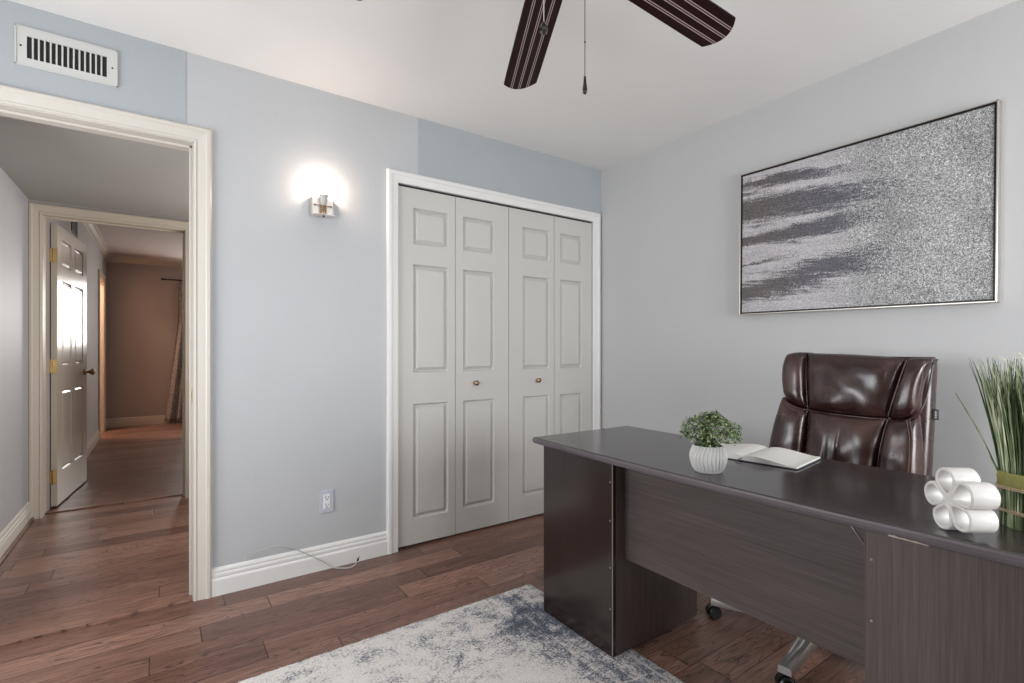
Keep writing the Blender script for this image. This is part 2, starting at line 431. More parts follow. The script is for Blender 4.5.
def window(name, ax, a0, a1, c, label):
    t = thing(name, label, 'window', kind='structure')
    fr = bmesh.new()
    Z0,Z1 = (WZ0,WZ1) if ax == 'x' else (VZ0,VZ1)
    def bx(p0,p1,z0,z1,d=.05):
        if ax == 'x': box(fr, (p0,c-d,z0), (p1,c,z1), .004)
        else: box(fr, (c-d,p0,z0), (c,p1,z1), .004)
    bx(a0,a0+.05,Z0,Z1); bx(a1-.05,a1,Z0,Z1); bx(a0,a1,Z0,Z0+.05); bx(a0,a1,Z1-.05,Z1)
    bx(a0,a1,(Z0+Z1)/2-.02,(Z0+Z1)/2+.02)
    obj('window_frame', fr, TRIM, t)
window('added_window_1', 'x', WX0, WX1, BK-.03, 'invented white framed window behind the viewer, there to carry daylight')  # unseen window, added only to bring daylight in from behind
window('added_window_2', 'y', VY0, VY1, LF-.03, 'invented white framed window beside the viewer, there to carry daylight')  # unseen window, added only to bring daylight in from the left

# hall beyond the doorway
HL, HY, HC = -.712, 4.52, 2.106
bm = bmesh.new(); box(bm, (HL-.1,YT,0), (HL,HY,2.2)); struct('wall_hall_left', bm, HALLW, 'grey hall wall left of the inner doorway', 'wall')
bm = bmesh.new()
for lo,hi in (((.95,YT,0),(1.0,3.15,2.2)),((.95,4.15,0),(1.0,HY,2.2)),((.95,3.15,0),(1.0,4.15,.8)),((.95,3.15,2.0),(1.0,4.15,2.2))): box(bm, lo, hi)  # unseen opening added so the hall fill can enter
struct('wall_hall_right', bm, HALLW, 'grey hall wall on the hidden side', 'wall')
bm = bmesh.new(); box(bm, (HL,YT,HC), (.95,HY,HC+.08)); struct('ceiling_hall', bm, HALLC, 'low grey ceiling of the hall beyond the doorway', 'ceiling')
FX0,FX1,FZ = -.648, .150, 2.02
FY = HY+.12
bm = bmesh.new()
for lo,hi in (((HL-.1,HY,0),(FX0,FY,2.55)), ((FX0,HY,FZ),(FX1,FY,2.55)), ((FX1,HY,0),(3.1,FY,2.55))): box(bm, lo, hi)
struct('wall_hall_end', bm, GREYL, 'grey wall holding the inner doorway at the hall end', 'wall')
# closet interior shell
bm = bmesh.new(); box(bm, (1.0,3.35,0), (XB+.1,3.42,2.44)); box(bm, (XB,YT,0), (XB+.1,3.35,2.44)); box(bm, (1.0,YT,2.36), (XB,3.35,2.44))
struct('wall_closet', bm, HALLW, 'inside walls of the closet behind the folding doors', 'wall')
# far room
FL, FYE, FC, FXR = -.64, 9.2, 2.45, 3.0
AY0, AY1, AZ = 8.10, 8.76, 2.04
bm = bmesh.new()
for lo,hi in (((FL-.1,FY,0),(FL,AY0,FC)), ((FL-.1,AY0,AZ),(FL,AY1,FC)), ((FL-.1,AY1,0),(FL,FYE+.1,FC))): box(bm, lo, hi)
struct('wall_far_left', bm, GREYL, 'greyish side wall of the far room behind the open door', 'wall')
bm = bmesh.new()
GX0,GX1,GZ0,GZ1 = .42, 1.70, 1.15, 2.10
for lo,hi in (((FL,FYE,0),(GX0,FYE+.1,FC)), ((GX1,FYE,0),(FXR+.1,FYE+.1,FC)), ((GX0,FYE,0),(GX1,FYE+.1,GZ0)), ((GX0,FYE,GZ1),(GX1,FYE+.1,FC))): box(bm, lo, hi)
struct('wall_far_end', bm, TAUPE, 'taupe end wall of the far room beside the curtain', 'wall')
bm = bmesh.new(); box(bm, (FXR,FY,0), (FXR+.1,FYE,FC)); struct('wall_far_right', bm, TAUPE, 'taupe wall on the hidden side of the far room', 'wall')
bm = bmesh.new(); box(bm, (FL-.1,FY,FC), (FXR+.1,FYE+.1,FC+.08)); struct('ceiling_far', bm, FARC, 'pale warm ceiling of the far room', 'ceiling')
bm = bmesh.new(); box(bm, (-1.75,AY0-.1,0), (FL-.1,AY0,FC)); box(bm, (-1.75,AY1,0), (FL-.1,AY1+.1,FC)); box(bm, (-1.8,AY0-.1,0), (-1.75,AY1+.1,FC)); box(bm, (-1.8,AY0-.1,2.3), (FL-.1,AY1+.1,2.36))
struct('wall_alcove', bm, plain('peach_lit_wall', (.72,.56,.44), .7), 'warm lit walls of the small room off the far room', 'wall')  # peach tone puts the warm lamplight into the wall colour

# ---- trims
CASING = [(0,0),(0,.012),(.010,.014),(.015,.010),(.024,.012),(.054,.016),(.060,.021),(.074,.021),(.083,.014),(.083,0)]
PLAINC = [(0,0),(0,.011),(.005,.014),(.048,.016),(.053,.021),(.072,.021),(.083,.016),(.083,0)]
def casing(name, x0, x1, zt, yw, m, label, w=.083, sgn=-1, flip=None, prof=CASING):
    """three-sided mitred casing on a wall plane y=yw (or x=yw when flip) facing sgn"""
    bm = bmesh.new(); k = w/.083
    rows = []
    for (o,t) in prof:
        o *= k
        pts = [(x0-o,0.0),(x0-o,zt+o),(x1+o,zt+o),(x1+o,0.0)]
        rows.append([bm.verts.new((yw+sgn*t, a, z) if flip else (a, yw+sgn*t, z)) for a,z in pts])
    for a,b in zip(rows, rows[1:]):
        for i in range(3): bm.faces.new((a[i],a[i+1],b[i+1],b[i]))
    for e in (0,3): bm.faces.new([r[e] for r in rows])
    return struct(name, bm, m, label, 'door trim', None)
c1 = casing('trim_3', OX0, OX1, OZ, YA, TRIM, 'white fluted casing around the nearer open doorway', .068)
casing('trim_4', CX0, CX1, CZ, YA, TRIMW, 'white casing around the closet doors', .065, -1, None, PLAINC)
casing('trim_5', FX0, FX1, FZ, HY, CREAM, 'cream casing around the inner doorway at the hall end', .066)
casing('trim_6', AY0, AY1, AZ, FL, CREAM, 'cream casing of the side doorway in the far room', .075, +1, True)
# jamb linings with a door stop
def jamb(name, x0, x1, zt, y0, y1, m, label, hinge_stop=True):
    bm = bmesh.new(); t = .004
    for (a,b) in ((x0,x0+t),(x1-t,x1)): box(bm, (a,y0,0),(b,y1,zt))
    box(bm, (x0,y0,zt-t),(x1,y1,zt))
    ym = (y0+y1)/2
    if hinge_stop: box(bm, (x0+t,ym-.018,0),(x0+t+.011,ym+.018,zt-t), .002)
    box(bm, (x1-t-.011,ym-.018,0),(x1-t,ym+.018,zt-t), .002); box(bm, (x0+t,ym-.018,zt-t-.011),(x1-t,ym+.018,zt-t), .002)
    return struct(name, bm, m, label, 'door jamb')
j1 = jamb('trim_7', OX0, OX1, OZ, YA-.004, YT+.004, TRIM, 'white jamb lining of the nearer doorway with a brass strike plate')
bm = bmesh.new(); box(bm, (OX1-.0065,2.672,.88), (OX1-.003,2.700,.95), .001); box(bm, (OX1-.0075,2.680,.90),(OX1-.004,2.692,.93), 0, 1, 0); obj('strike_plate', bm, BRASS, j1)
jamb('trim_8', FX0, FX1, FZ, HY-.004, FY+.004, CREAM, 'cream jamb lining of the inner doorway', False)
jamb('trim_9', CX0, CX1, CZ, YA-.002, YT, TRIM, 'white lining of the closet opening') if False else None
bm = bmesh.new()
box(bm, (FL-.104,AY0,0),(FL+.004,AY0+.006,AZ)); box(bm, (FL-.104,AY1-.006,0),(FL+.004,AY1,AZ)); box(bm, (FL-.104,AY0,AZ-.006),(FL+.004,AY1,AZ))
struct('trim_9', bm, CREAM, 'cream jamb lining of the side doorway in the far room', 'door jamb')

BASEP = [(0,0),(.016,0),(.016,.070),(.014,.076),(.011,.080),(.013,.086),(.013,.096),(.009,.101),(.010,.108),(.010,.113),(.005,.122),(0,.125)]
def baseboard(name, p0, p1, nrm, m, label, h=1.0):
    """p0->p1 along the wall, nrm points into the room"""
    bm = bmesh.new(); n = Vector((*nrm,0)); a = Vector((*p0,0)); b = Vector((*p1,0))
    A = [bm.verts.new(a + n*d + Vector((0,0,z*h))) for d,z in BASEP]; B = [bm.verts.new(b + n*d + Vector((0,0,z*h))) for d,z in BASEP]
    k = len(A)
    for i in range(k): bm.faces.new((A[i],A[(i+1)%k],B[(i+1)%k],B[i]))
    bm.faces.new(A); bm.faces.new(B)
    struct(name, bm, m, label, 'baseboard')
baseboard('baseboard_front', (OX1+.068,YA), (CX0-.065,YA), (0,-1), TRIMW, 'white moulded baseboard between the doorway and the closet')
baseboard('baseboard_right', (XB,BK), (XB,YA-.02), (-1,0), TRIM, 'white moulded baseboard along the wall behind the desk chair')
baseboard('baseboard_hall', (HL,YT), (HL,HY-.02), (1,0), TRIM, 'white moulded baseboard at the left hall wall')
baseboard('baseboard_far_left', (FL,FY+.3), (FL,AY0-.076), (1,0), CREAM, 'cream baseboard behind the open panelled door')
baseboard('baseboard_far_corner', (FL,AY1+.076), (FL,FYE), (1,0), CREAM, 'short cream baseboard in the far corner')
baseboard('baseboard_far_end', (FL,FYE), (FXR,FYE), (0,-1), CREAM, 'cream baseboard below the taupe end wall')
# shoe moulding along the hall wall, thresholds
bm = bmesh.new(); tube(bm, [(HL+.022,YT,.008),(HL+.022,HY-.02,.008)], .009, 8); struct('trim_10', bm, FLOOR, 'dark wooden shoe moulding along the hall baseboard', 'floor trim', True)
def strip(name, x0, x1, y0, y1, h, label):
    bm = bmesh.new(); box(bm, (x0,y0,-.002),(x1,y1,h), .003, 2); struct(name, bm, FLOOR, label, 'threshold')
strip('trim_11', OX0, OX1, 2.648, 2.700, .009, 'wooden threshold strip in the nearer doorway')
strip('trim_12', FX0, FX1, 4.60, 4.655, .009, 'dark wooden threshold strip in the inner doorway')
# crown moulding of the far room
CR = [(0,0),(.006,0),(.010,.012),(.030,.030),(.052,.062),(.066,.070),(.070,.080),(0,.080)]
def crown(name, p0, p1, nrm, label):
    bm = bmesh.new(); n = Vector((*nrm,0)); a = Vector((*p0,FC-.08)); b = Vector((*p1,FC-.08))
    A = [bm.verts.new(a + n*d + Vector((0,0,z))) for d,z in CR]; B = [bm.verts.new(b + n*d + Vector((0,0,z))) for d,z in CR]
    k = len(A)
    for i in range(k): bm.faces.new((A[i],A[(i+1)%k],B[(i+1)%k],B[i]))
    bm.faces.new(A); bm.faces.new(B); struct(name, bm, CREAM, label, 'crown moulding')
crown('trim_13', (FL,FY), (FL,FYE), (1,0), 'cream crown moulding over the side wall of the far room')
crown('trim_14', (FL,FYE), (FXR,FYE), (0,-1), 'cream crown moulding over the taupe end wall')
# far window frame
t = thing('window_3', 'white framed window in the far room, hidden beside the curtain', 'window', kind='structure')
fr = bmesh.new()
for (x0,x1,z0,z1) in ((GX0,GX0+.05,GZ0,GZ1),(GX1-.05,GX1,GZ0,GZ1),(GX0,GX1,GZ0,GZ0+.05),(GX0,GX1,GZ1-.05,GZ1),(GX0,GX1,1.50,1.54)): box(fr, (x0,FYE+.02,z0),(x1,FYE+.07,z1), .004)
obj('window_frame', fr, TRIM, t)

# ------------------------------------------------------------------ panelled doors
def panel_leaf(bm, w, h, th, pans, both=False, d1=.008):
    """slab 0..w (x), 0..h (z), front face at y=0, back at y=th; pans = [(x0,x1,z0,z1)] raised panels"""
    xs = sorted({0,w,*[p[0] for p in pans],*[p[1] for p in pans]}); zs = sorted({0,h,*[p[2] for p in pans],*[p[3] for p in pans]})
    for side,y in ((0,0.0),(1,th)):
        V = {(i,j): bm.verts.new((x,y,z)) for i,x in enumerate(xs) for j,z in enumerate(zs)}
        cells = []
        for i in range(len(xs)-1):
            for j in range(len(zs)-1):
                q = (V[i,j],V[i+1,j],V[i+1,j+1],V[i,j+1])
                f = bm.faces.new(q if side == 0 else tuple(reversed(q)))
                cx,cz = (xs[i]+xs[i+1])/2,(zs[j]+zs[j+1])/2
                if any(p[0]<cx<p[1] and p[2]<cz<p[3] for p in pans) and (side == 0 or both): cells.append(f)
        bm.normal_update()
        if cells:
            bmesh.ops.inset_individual(bm, faces=cells, thickness=.006, depth=-d1*.55)
            bmesh.ops.inset_individual(bm, faces=cells, thickness=.006, depth=-d1*.45)
            bmesh.ops.inset_individual(bm, faces=cells, thickness=.004, depth=0)
            bmesh.ops.inset_individual(bm, faces=cells, thickness=.020 if both else .026, depth=d1*.85)
        if side == 0: V0 = V
        else: V1 = V
    nx,nz = len(xs)-1, len(zs)-1
    for i in range(nx):
        for j in (0,nz): bm.faces.new((V0[i,j],V0[i+1,j],V1[i+1,j],V1[i,j]))
    for j in range(nz):
        for i in (0,nx): bm.faces.new((V0[i,j],V0[i,j+1],V1[i,j+1],V1[i,j]))

# closet: two bifold doors, two leaves each
LY = YA+.004
ed = [CX0+.003, 1.4425, 1.831, 2.210, CX1-.003]
zp = [(.146,.806),(.986,1.608),(1.724,1.932)]
kq = (YA+.004)/2.678
px = [(a*kq,b*kq) for a,b in ((1.183,1.408),(1.510,1.737),(1.962,2.189),(2.285,2.491))]
zp = [(1.122+(a-1.122)*kq,1.122+(b-1.122)*kq) for a,b in zp]
for k,(nm,lab) in enumerate((('door_1','left pair of folding closet doors with one small knob'),('door_2','right pair of folding closet doors partly hidden by the desk'))):
    t = thing(nm, lab, 'closet door', (ed[2*k], LY, 0), kind='structure')
    for q in (0,1):
        i = 2*k+q; bm = bmesh.new()
        g = .0018
        w = ed[i+1]-ed[i]-2*g
        panel_leaf(bm, w, 2.019, .034, [(px[i][0]-ed[i]-g, px[i][1]-ed[i]-g, a-.014, b-.014) for a,b in zp], False, .017)
        bmesh.ops.translate(bm, verts=bm.verts[:], vec=(ed[i]+g-ed[2*k], 0, .014))
        obj('leaf', bm, DOORP, t)
    kx = (1.578, 2.060)[k]
    bm = bmesh.new(); lathe(bm, [(0,0),(.010,0),(.009,.003),(.006,.006),(.0055,.012),(.010,.016),(.0155,.022),(.0165,.027),(.013,.032),(.006,.034),(0,.0345)], 20, axis='y')
    for v in bm.verts: v.co = Vector((v.co.x+kx-ed[2*k], -v.co.y, v.co.z+.914))
    o = obj('knob', bm, BRONZE, t, True)
bm = bmesh.new(); box(bm, (CX0,YA+.012,CZ-.010),(CX1,YA+.05,CZ), .002); struct('trim_15', bm, BLACKM, 'dark sliding track above the closet doors', 'door track')

# open hall door swung into the far room
hinge = Vector((-.600, 4.742, 0)); far = Vector((-.515, 5.545, 0))
dr = (far-hinge); W = dr.length; dr.normalize()
t = thing('door_3', 'open six-panel door swung into the far room, cream with brass hardware', 'door', hinge, 0, None, 'structure')
M = Matrix((( dr.x, -dr.y, 0, 0), (dr.y, dr.x, 0, 0), (0,0,1,0), (0,0,0,1)))   # x along leaf, y towards the wall
bm = bmesh.new()
s = W/.762
pn = []
for (a,b) in ((.115*s,.335*s),(.425*s,.647*s)):
    for (z0,z1) in ((.23,.81),(.99,1.60),(1.71,1.90)): pn.append((a,b,z0,z1))
panel_leaf(bm, W, 1.99, .034, pn, True, .010)
bmesh.ops.translate(bm, verts=bm.verts[:], vec=(0,0,.014)); bmesh.ops.transform(bm, matrix=M, verts=bm.verts[:])
obj('door_leaf', bm, HDOOR, t)
for z in (1.78, 1.00, .22):
    bm = bmesh.new(); tube(bm, [(0,0,z-.05),(0,0,z+.05)], .006, 10)
    bmesh.ops.translate(bm, verts=bm.verts[:], vec=(-.030,-.010,0))
    box(bm, (-.030,-.0045,z-.048),(.000,-.0012,z+.048), .0008)      # leaf on the door edge
    box(bm, (-.0305,-.040,z-.048),(-.0265,-.010,z+.048), .0008) if False else box(bm, (-.050,-.016,z-.048),(-.030,-.013,z+.048), .0008)
    for dz in (-.034, .0, .034):
        lathe(bm, [(0,-.002),(.004,-.002),(.004,.0)], 8, c=(-.012,-.0045,z+dz), axis='y')
    obj('hinge', bm, BRASS, t, 30)
bm = bmesh.new(); lathe(bm, [(0,0),(.032,0),(.031,.004),(.014,.010),(.011,.014),(.011,.030),(.020,.038),(.027,.048),(.027,.056),(.018,.064),(0,.066)], 24, axis='y')
for v in bm.verts: v.co.y *= -1
bmesh.ops.translate(bm, verts=bm.verts[:], vec=(W-.065,0,.93)); bmesh.ops.transform(bm, matrix=M, verts=bm.verts[:])
obj('knob', bm, BRONZE, t, True)

# ------------------------------------------------------------------ wall things of the office
t = thing('air_vent', 'white slatted air vent high above the open doorway', 'vent', (-.301, YA-.003, 2.280))
bm = bmesh.new()
x0,x1,z0,z1 = -.154,.154,-.075,.075; a0,a1,b0,b1 = -.120,.119,-.043,.041
for lo,hi in (((x0,-.007,z0),(a0,0,z1)),((a1,-.007,z0),(x1,0,z1)),((a0,-.007,z0),(a1,0,b0)),((a0,-.007,b1),(a1,0,z1))): box(bm, lo, hi)
# turned lip
box(bm, (x0,-.010,z0),(x1,-.007,z0+.006), .001); box(bm, (x0,-.010,z1-.006),(x1,-.007,z1), .001); box(bm, (x0,-.010,z0),(x0+.006,-.007,z1), .001); box(bm, (x1-.006,-.010,z0),(x1,-.007,z1), .001)
obj('frame', bm, VENTM, t)
bm = bmesh.new(); box(bm, (a0,-.0015,b0),(a1,-.0002,b1)); obj('shade_backing', bm, DUCT_SHADE, t)  # flat dark sheet painted for the shade behind the slats
for i in range(1,14):
    x = a0+(a1-a0)*i/14; bm = bmesh.new(); box(bm, (x-.0027,-.0085,b0),(x+.0027,-.002,b1), .0008)
    obj('slat', bm, VENTM, t)
for x in (-.137,.137):
    bm = bmesh.new(); lathe(bm, [(0,-.0088),(.003,-.0085),(.0035,-.007)], 12, c=(x,0,0), axis='y'); obj('screw', bm, BLACKM, t, True)

# sconce
SX, SZ = .668, 1.838
t = thing('wall_sconce', 'lit satin nickel wall sconce with a flared frosted shade', 'wall lamp', (SX, YA, SZ))
bm = bmesh.new(); box(bm, (-.058,-.022,-.044),(.058,0,.046), .002, 2); obj('back_box', bm, CHROME, t)
SATIN = plain('brushed_nickel', (.80,.76,.72), .38, .65)
bm = bmesh.new(); box(bm, (-.051,-.030,-.044),(.051,-.022,.046), .003, 2); box(bm, (-.051,-.066,-.048),(.051,-.022,-.043), .0015)
obj('bracket', bm, SATIN, t)
bm = bmesh.new(); tube(bm, [(-.040,-.040,.004),(.040,-.040,.004)], .0022, 8)
for s_ in (-1,1): lathe(bm, [(0,-.005),(.004,-.004),(.005,0),(.004,.004),(0,.005)], 10, c=(s_*.040,-.040,.004), axis='x')
obj('cross_rod', bm, BRONZE, t, True)
bm = bmesh.new(); lathe(bm, [(0,-.040),(.013,-.040),(.014,-.036),(.014,.0),(.011,.004),(0,.004)], 20, c=(0,-.045,0)); obj('socket', bm, BRONZE, t, 40)
bm = bmesh.new(); lathe(bm, [(.008,.004),(.013,.006),(.016,.022),(.020,.042),(.0245,.056),(.0235,.057),(.0185,.042),(.0145,.022),(.010,.010),(.008,.008)], 28, c=(0,-.045,0)); obj('shade', bm, FROST, t, True)
bm = bmesh.new(); lathe(bm, [(0,.010),(.006,.011),(.008,.022),(.0085,.030),(.006,.038),(0,.041)], 16, c=(0,-.045,0)); obj('bulb', bm, BULB, t, True)
bm = bmesh.new(); lathe(bm, [(0,-.056),(.004,-.055),(.005,-.051),(.003,-.046)], 12, c=(0,-.050,0)); obj('thumb_nut', bm, BLACKM, t, True)
ld = bpy.data.lights.new('sconce_light', 'POINT'); ld.energy = 3.3; ld.color = (1,.80,.66); ld.shadow_soft_size = .022
lo = bpy.data.objects.new('sconce_light', ld); lo.location = (0,-.045,.085); link(lo, t)

# outlet
t = thing('power_outlet', 'white duplex outlet with a bluish plate low on the wall', 'outlet', (.6945, YA, .343))
bm = bmesh.new(); box(bm, (-.035,-.006,-.0575),(.035,0,.0575), .003, 2); obj('cover_plate', bm, PLATEB, t)
bm = bmesh.new(); box(bm, (-.017,-.0085,-.036),(.017,-.004,.036), .002, 2); obj('receptacle', bm, WHITEP, t)
for dz in (.019,-.019):
    bm = bmesh.new()
    box(bm, (-.008,-.0092,dz-.001),(-.0055,-.0080,dz+.009)); box(bm, (.0055,-.0092,dz-.001),(.008,-.0080,dz+.007)); lathe(bm, [(0,-.0092),(.003,-.0092),(.003,-.008)], 10, c=(0,0,dz-.008), axis='y')
    obj('slots', bm, SLOT, t)

# loose cable
t = thing('coax_cable', 'thin white coaxial cable curling out over the baseboard', 'cable', (.332, 2.63, 0))
pts = [(.330,2.655,.134),(.340,2.634,.150),(.374,2.622,.171),(.426,2.618,.178),(.470,2.618,.174),(.524,2.618,.151),(.575,2.618,.119),(.631,2.617,.080),(.689,2.614,.036),(.719,2.608,.012),(.750,2.592,.006),(.786,2.572,.006),(.812,2.572,.012),(.834,2.586,.026)]
def smoothpath(p, k=6):
    p = [Vector(q) for q in p]; out = []
    for i in range(len(p)-1):
        a,b,c,d_ = p[max(i-1,0)],p[i],p[i+1],p[min(i+2,len(p)-1)]
        for s_ in range(k):
            u = s_/k; out.append(.5*((2*b)+(c-a)*u+(2*a-5*b+4*c-d_)*u*u+(3*b-a-3*c+d_)*u**3))
    out.append(p[-1]); return out
off = Vector((.332,2.63,0))
bm = bmesh.new(); tube(bm, [q-off for q in smoothpath(pts)], .0028, 8); obj('cord', bm, CABLE, t, True)
bm = bmesh.new(); tube(bm, [Vector(q)-off for q in ((.832,2.585,.024),(.840,2.590,.034))], .0048, 10); tube(bm, [Vector(q)-off for q in ((.840,2.590,.034),(.845,2.594,.041))], .0022, 8); obj('connector', bm, BLACKM, t, 40)

# framed canvas
PW, PH = 1.018, .748
t = thing('wall_art', 'large framed abstract canvas of silver speckles and dark strokes', 'painting', (XB, 1.535, 1.321)); t.rotation_euler = (0, math.radians(.45), -PI/2)
# after -90 deg turn: local x -> world -y, local y -> world +x ; wall at local y=0, front at negative y
bm = bmesh.new()
for lo,hi in (((-.012,-.042,-.012),(-.006,0,PH+.012)),((PW+.006,-.042,-.012),(PW+.012,0,PH+.012)),((-.012,-.042,-.012),(PW+.012,0,-.006)),((-.012,-.042,PH+.006),(PW+.012,0,PH+.012))): box(bm, lo, hi, .0012)
obj('frame', bm, plain('champagne_metal', (.56,.53,.49), .35, .8), t)
bm = bmesh.new()
for lo,hi in (((-.006,-.038,-.006),(.001,-.001,PH+.006)),((PW-.001,-.038,-.006),(PW+.006,-.001,PH+.006)),((-.006,-.038,-.006),(PW+.006,-.001,.001)),((-.006,-.038,PH-.001),(PW+.006,-.001,PH+.006))): box(bm, lo, hi)
obj('inner_lip', bm, BLACKM, t)
bm = bmesh.new(); box(bm, (.001,-.034,.001),(PW-.001,-.003,PH-.001), .001); obj('canvas', bm, CANVAS, t)

# ------------------------------------------------------------------ ceiling fan
HX, HYf, BZ, BR = .911, 1.054, 2.275, .662
DROOP = .149
t = thing('ceiling_fan', 'dark mahogany ceiling fan with pinstriped blades and pull chains', 'ceiling fan', (HX, HYf, 2.44))
z0 = BZ-2.44
bm = bmesh.new(); lathe(bm, [(0,0),(.075,0),(.078,-.02),(.072,-.05),(.095,-.06),(.105,-.08),(.105,-.14),(.09,-.165),(.06,-.175),(0,-.175)], 40); obj('motor_housing', bm, BLACKM, t, 40)
bm = bmesh.new(); lathe(bm, [(0,-.17),(.062,-.17),(.066,-.18),(.066,-.215),(.055,-.232),(.02,-.238),(0,-.238)], 32); obj('switch_housing', bm, BLACKM, t, 40)
NW = .067
for i in range(5):
    ang = math.radians(65.1+72*i)
    bm = bmesh.new()
    prof = []
    xr, xe = .135, BR
    top = []; n = 14
    outline = [(xr,-.050),(xr+.10,-NW*.94),(xe-.10,-NW)]
    for k in range(n+1):
        q = -1+2*k/n
        outline.append((xe-.033*q*q, NW*q))
    outline += [(xe-.10,NW),(xr+.10,NW*.94),(xr,.050)]
    clean = []
    for p in outline:
        if not clean or (abs(p[0]-clean[-1][0])+abs(p[1]-clean[-1][1])) > 1e-5: clean.append(p)
    prism(bm, [(x,y,-.003) for x,y in clean], (0,0,.006))
    o = obj('blade', bm, BLADE, t); o.location = (0,0,z0); o.rotation_euler = (math.radians(-9.5), DROOP, ang)
    bm = bmesh.new(); box(bm, (.07,-.012,.004),(.16,.012,.010), .002); prism(bm, [(.15,-.040,.0042),(.25,-.022,.0042),(.265,0,.0042),(.25,.022,.0042),(.15,.040,.0042)], (0,0,.004))
    o2 = obj('blade_iron', bm, BLACKM, t); o2.location = (0,0,z0); o2.rotation_euler = (math.radians(-9.5), DROOP, ang)
# pull chains
def chain(x, y, zt, zb, pend):
    c = bmesh.new()
    if pend == 'drop': tube(c, [(x,y,zt),(x,y,zb)], .0011, 6)
    else:
        k = int((zt-zb)/.0046)
        for i in range(k): bmesh.ops.create_icosphere(c, subdivisions=1, radius=.0019, matrix=Matrix.Translation((x,y,zt-(i+.5)*(zt-zb)/k)))
        tube(c, [(x,y,zt),(x,y,zb)], .0006, 5)
    o = obj('pull_chain', c, BLACKM if pend == 'drop' else ALU, t, True)
    p = bmesh.new()
    if pend == 'drop':
        lathe(p, [(0,0),(.0030,-.004),(.0042,-.020),(.0066,-.038),(.0060,-.047),(.003,-.051),(0,-.052)], 16, c=(x,y,zb)); obj('pendant', p, plain('dark_bronze_drop', (.05,.042,.038), .25, .7), o, True)
        q = bmesh.new(); lathe(q, [(0,.003),(.0022,.002),(.0022,-.002),(0,-.003)], 8, c=(x,y,zb+.09)); obj('coupling', q, BLACKM, o, True)
    else:
        lathe(p, [(0,.002),(.003,0),(.0085,-.008),(.0115,-.018),(.0105,-.026),(.005,-.033),(0,-.035)], 14, c=(x,y,zb), rfun=lambda r,a,h: r*(1+.06*math.cos(7*a))); obj('pendant', p, CRYSTAL, o, 20)
tt = 1.36
chain(.693*tt-HX, .736*tt-HYf, 2.22-2.44, 1.865-2.44, 'drop')
chain(.625*tt-HX, .782*tt-HYf, 2.22-2.44, 2.008-2.44, 'crystal')

# ------------------------------------------------------------------ far room things
t = thing('curtain_rod', 'dark curtain rod with a finial on the taupe end wall', 'curtain rod', (.095, FYE-.07, 2.165))
bm = bmesh.new(); tube(bm, [(-.03,0,0),(1.75,0,0)], .009, 10); obj('rod', bm, BLACKM, t, True)
bm = bmesh.new(); lathe(bm, [(0,-.10),(.008,-.095),(.016,-.082),(.016,-.07),(.008,-.06),(.014,-.052),(.014,-.045),(.009,-.04),(.009,-.03),(0,-.03)], 14, axis='x'); obj('finial', bm, BLACKM, t, True)
bm = bmesh.new(); tube(bm, [(.18,.068,0),(.18,.0,0)], .006, 8); obj('bracket', bm, BLACKM, t, True)
def curt(u, v):
    z = 2.155*(1-v)+.035*v
    left = .212-.02*v-.15*(max(0,v-.28)/.72)**1.15 if v > .28 else .212-.02*v
    x = left + u*(.58-left)
    y = FYE-.075+.028*math.sin(u*30+1.2*v)*(.55+.45*v)+.010*math.sin(u*17+3*v)
    return (x, y, z)
bm = bmesh.new(); grid(bm, curt, 130, 30)
o = obj('curtain', bm, CURT, None, True); tag(o, 'grey woven curtain hanging from the rod in the far room', 'curtain')
m = o.modifiers.new('thickness', 'SOLIDIFY'); m.thickness = .004
t = thing('return_grille', 'small dark return-air grille high on the side wall behind the open door', 'vent', (FL, 5.95, 2.24))
bm = bmesh.new(); box(bm, (0,-.18,-.09),(.006,-.15,.09), .001); box(bm, (0,.15,-.09),(.006,.18,.09), .001); box(bm, (0,-.15,-.09),(.006,.15,-.07), .001); box(bm, (0,-.15,.07),(.006,.15,.09), .001); obj('frame', bm, plain('brown_grille', (.10,.075,.06), .5), t)
bm = bmesh.new(); box(bm, (.0002,-.15,-.07),(.0015,.15,.07)); obj('shade_backing', bm, DUCT_SHADE, t)  # dark sheet in place of the grille's shaded recess
for i in range(6):
    bm = bmesh.new(); z = -.058+i*.023; box(bm, (.0015,-.15,z-.002),(.0055,.15,z+.002), .0006); obj('slat', bm, bpy.data.materials['brown_grille'], t)

# ------------------------------------------------------------------ rug
RX0,RX1,RY0,RY1 = .212,1.440,.07,1.907
rt = thing('area_rug', 'cream and slate blue distressed area rug under the front of the desk', 'rug', (RX0, RY0, 0))
bm = bmesh.new()
rw, rl = RX1-RX0, RY1-RY0
def rugtop(u,v):
    e = min(u,1-u)*rw; g = min(v,1-v)*rl; k = min(1,min(e,g)/.012)
    j = .0022 if (u in (0,1) or v in (0,1)) else 0
    return (u*rw+rnd.uniform(-j,j), v*rl+rnd.uniform(-j,j), .003+.0055*math.sqrt(k))
V = grid(bm, rugtop, 120, 180)
bd = [V[i][0] for i in range(121)]+[V[120][j] for j in range(1,181)]+[V[i][180] for i in range(119,-1,-1)]+[V[0][j] for j in range(179,0,-1)]
lo_ = [bm.verts.new((v.co.x,v.co.y,0.0005)) for v in bd]
for i in range(len(bd)): bm.faces.new((bd[i],bd[(i+1)%len(bd)],lo_[(i+1)%len(bd)],lo_[i]))
obj('pile', bm, RUG, rt, True)
bm = bmesh.new()
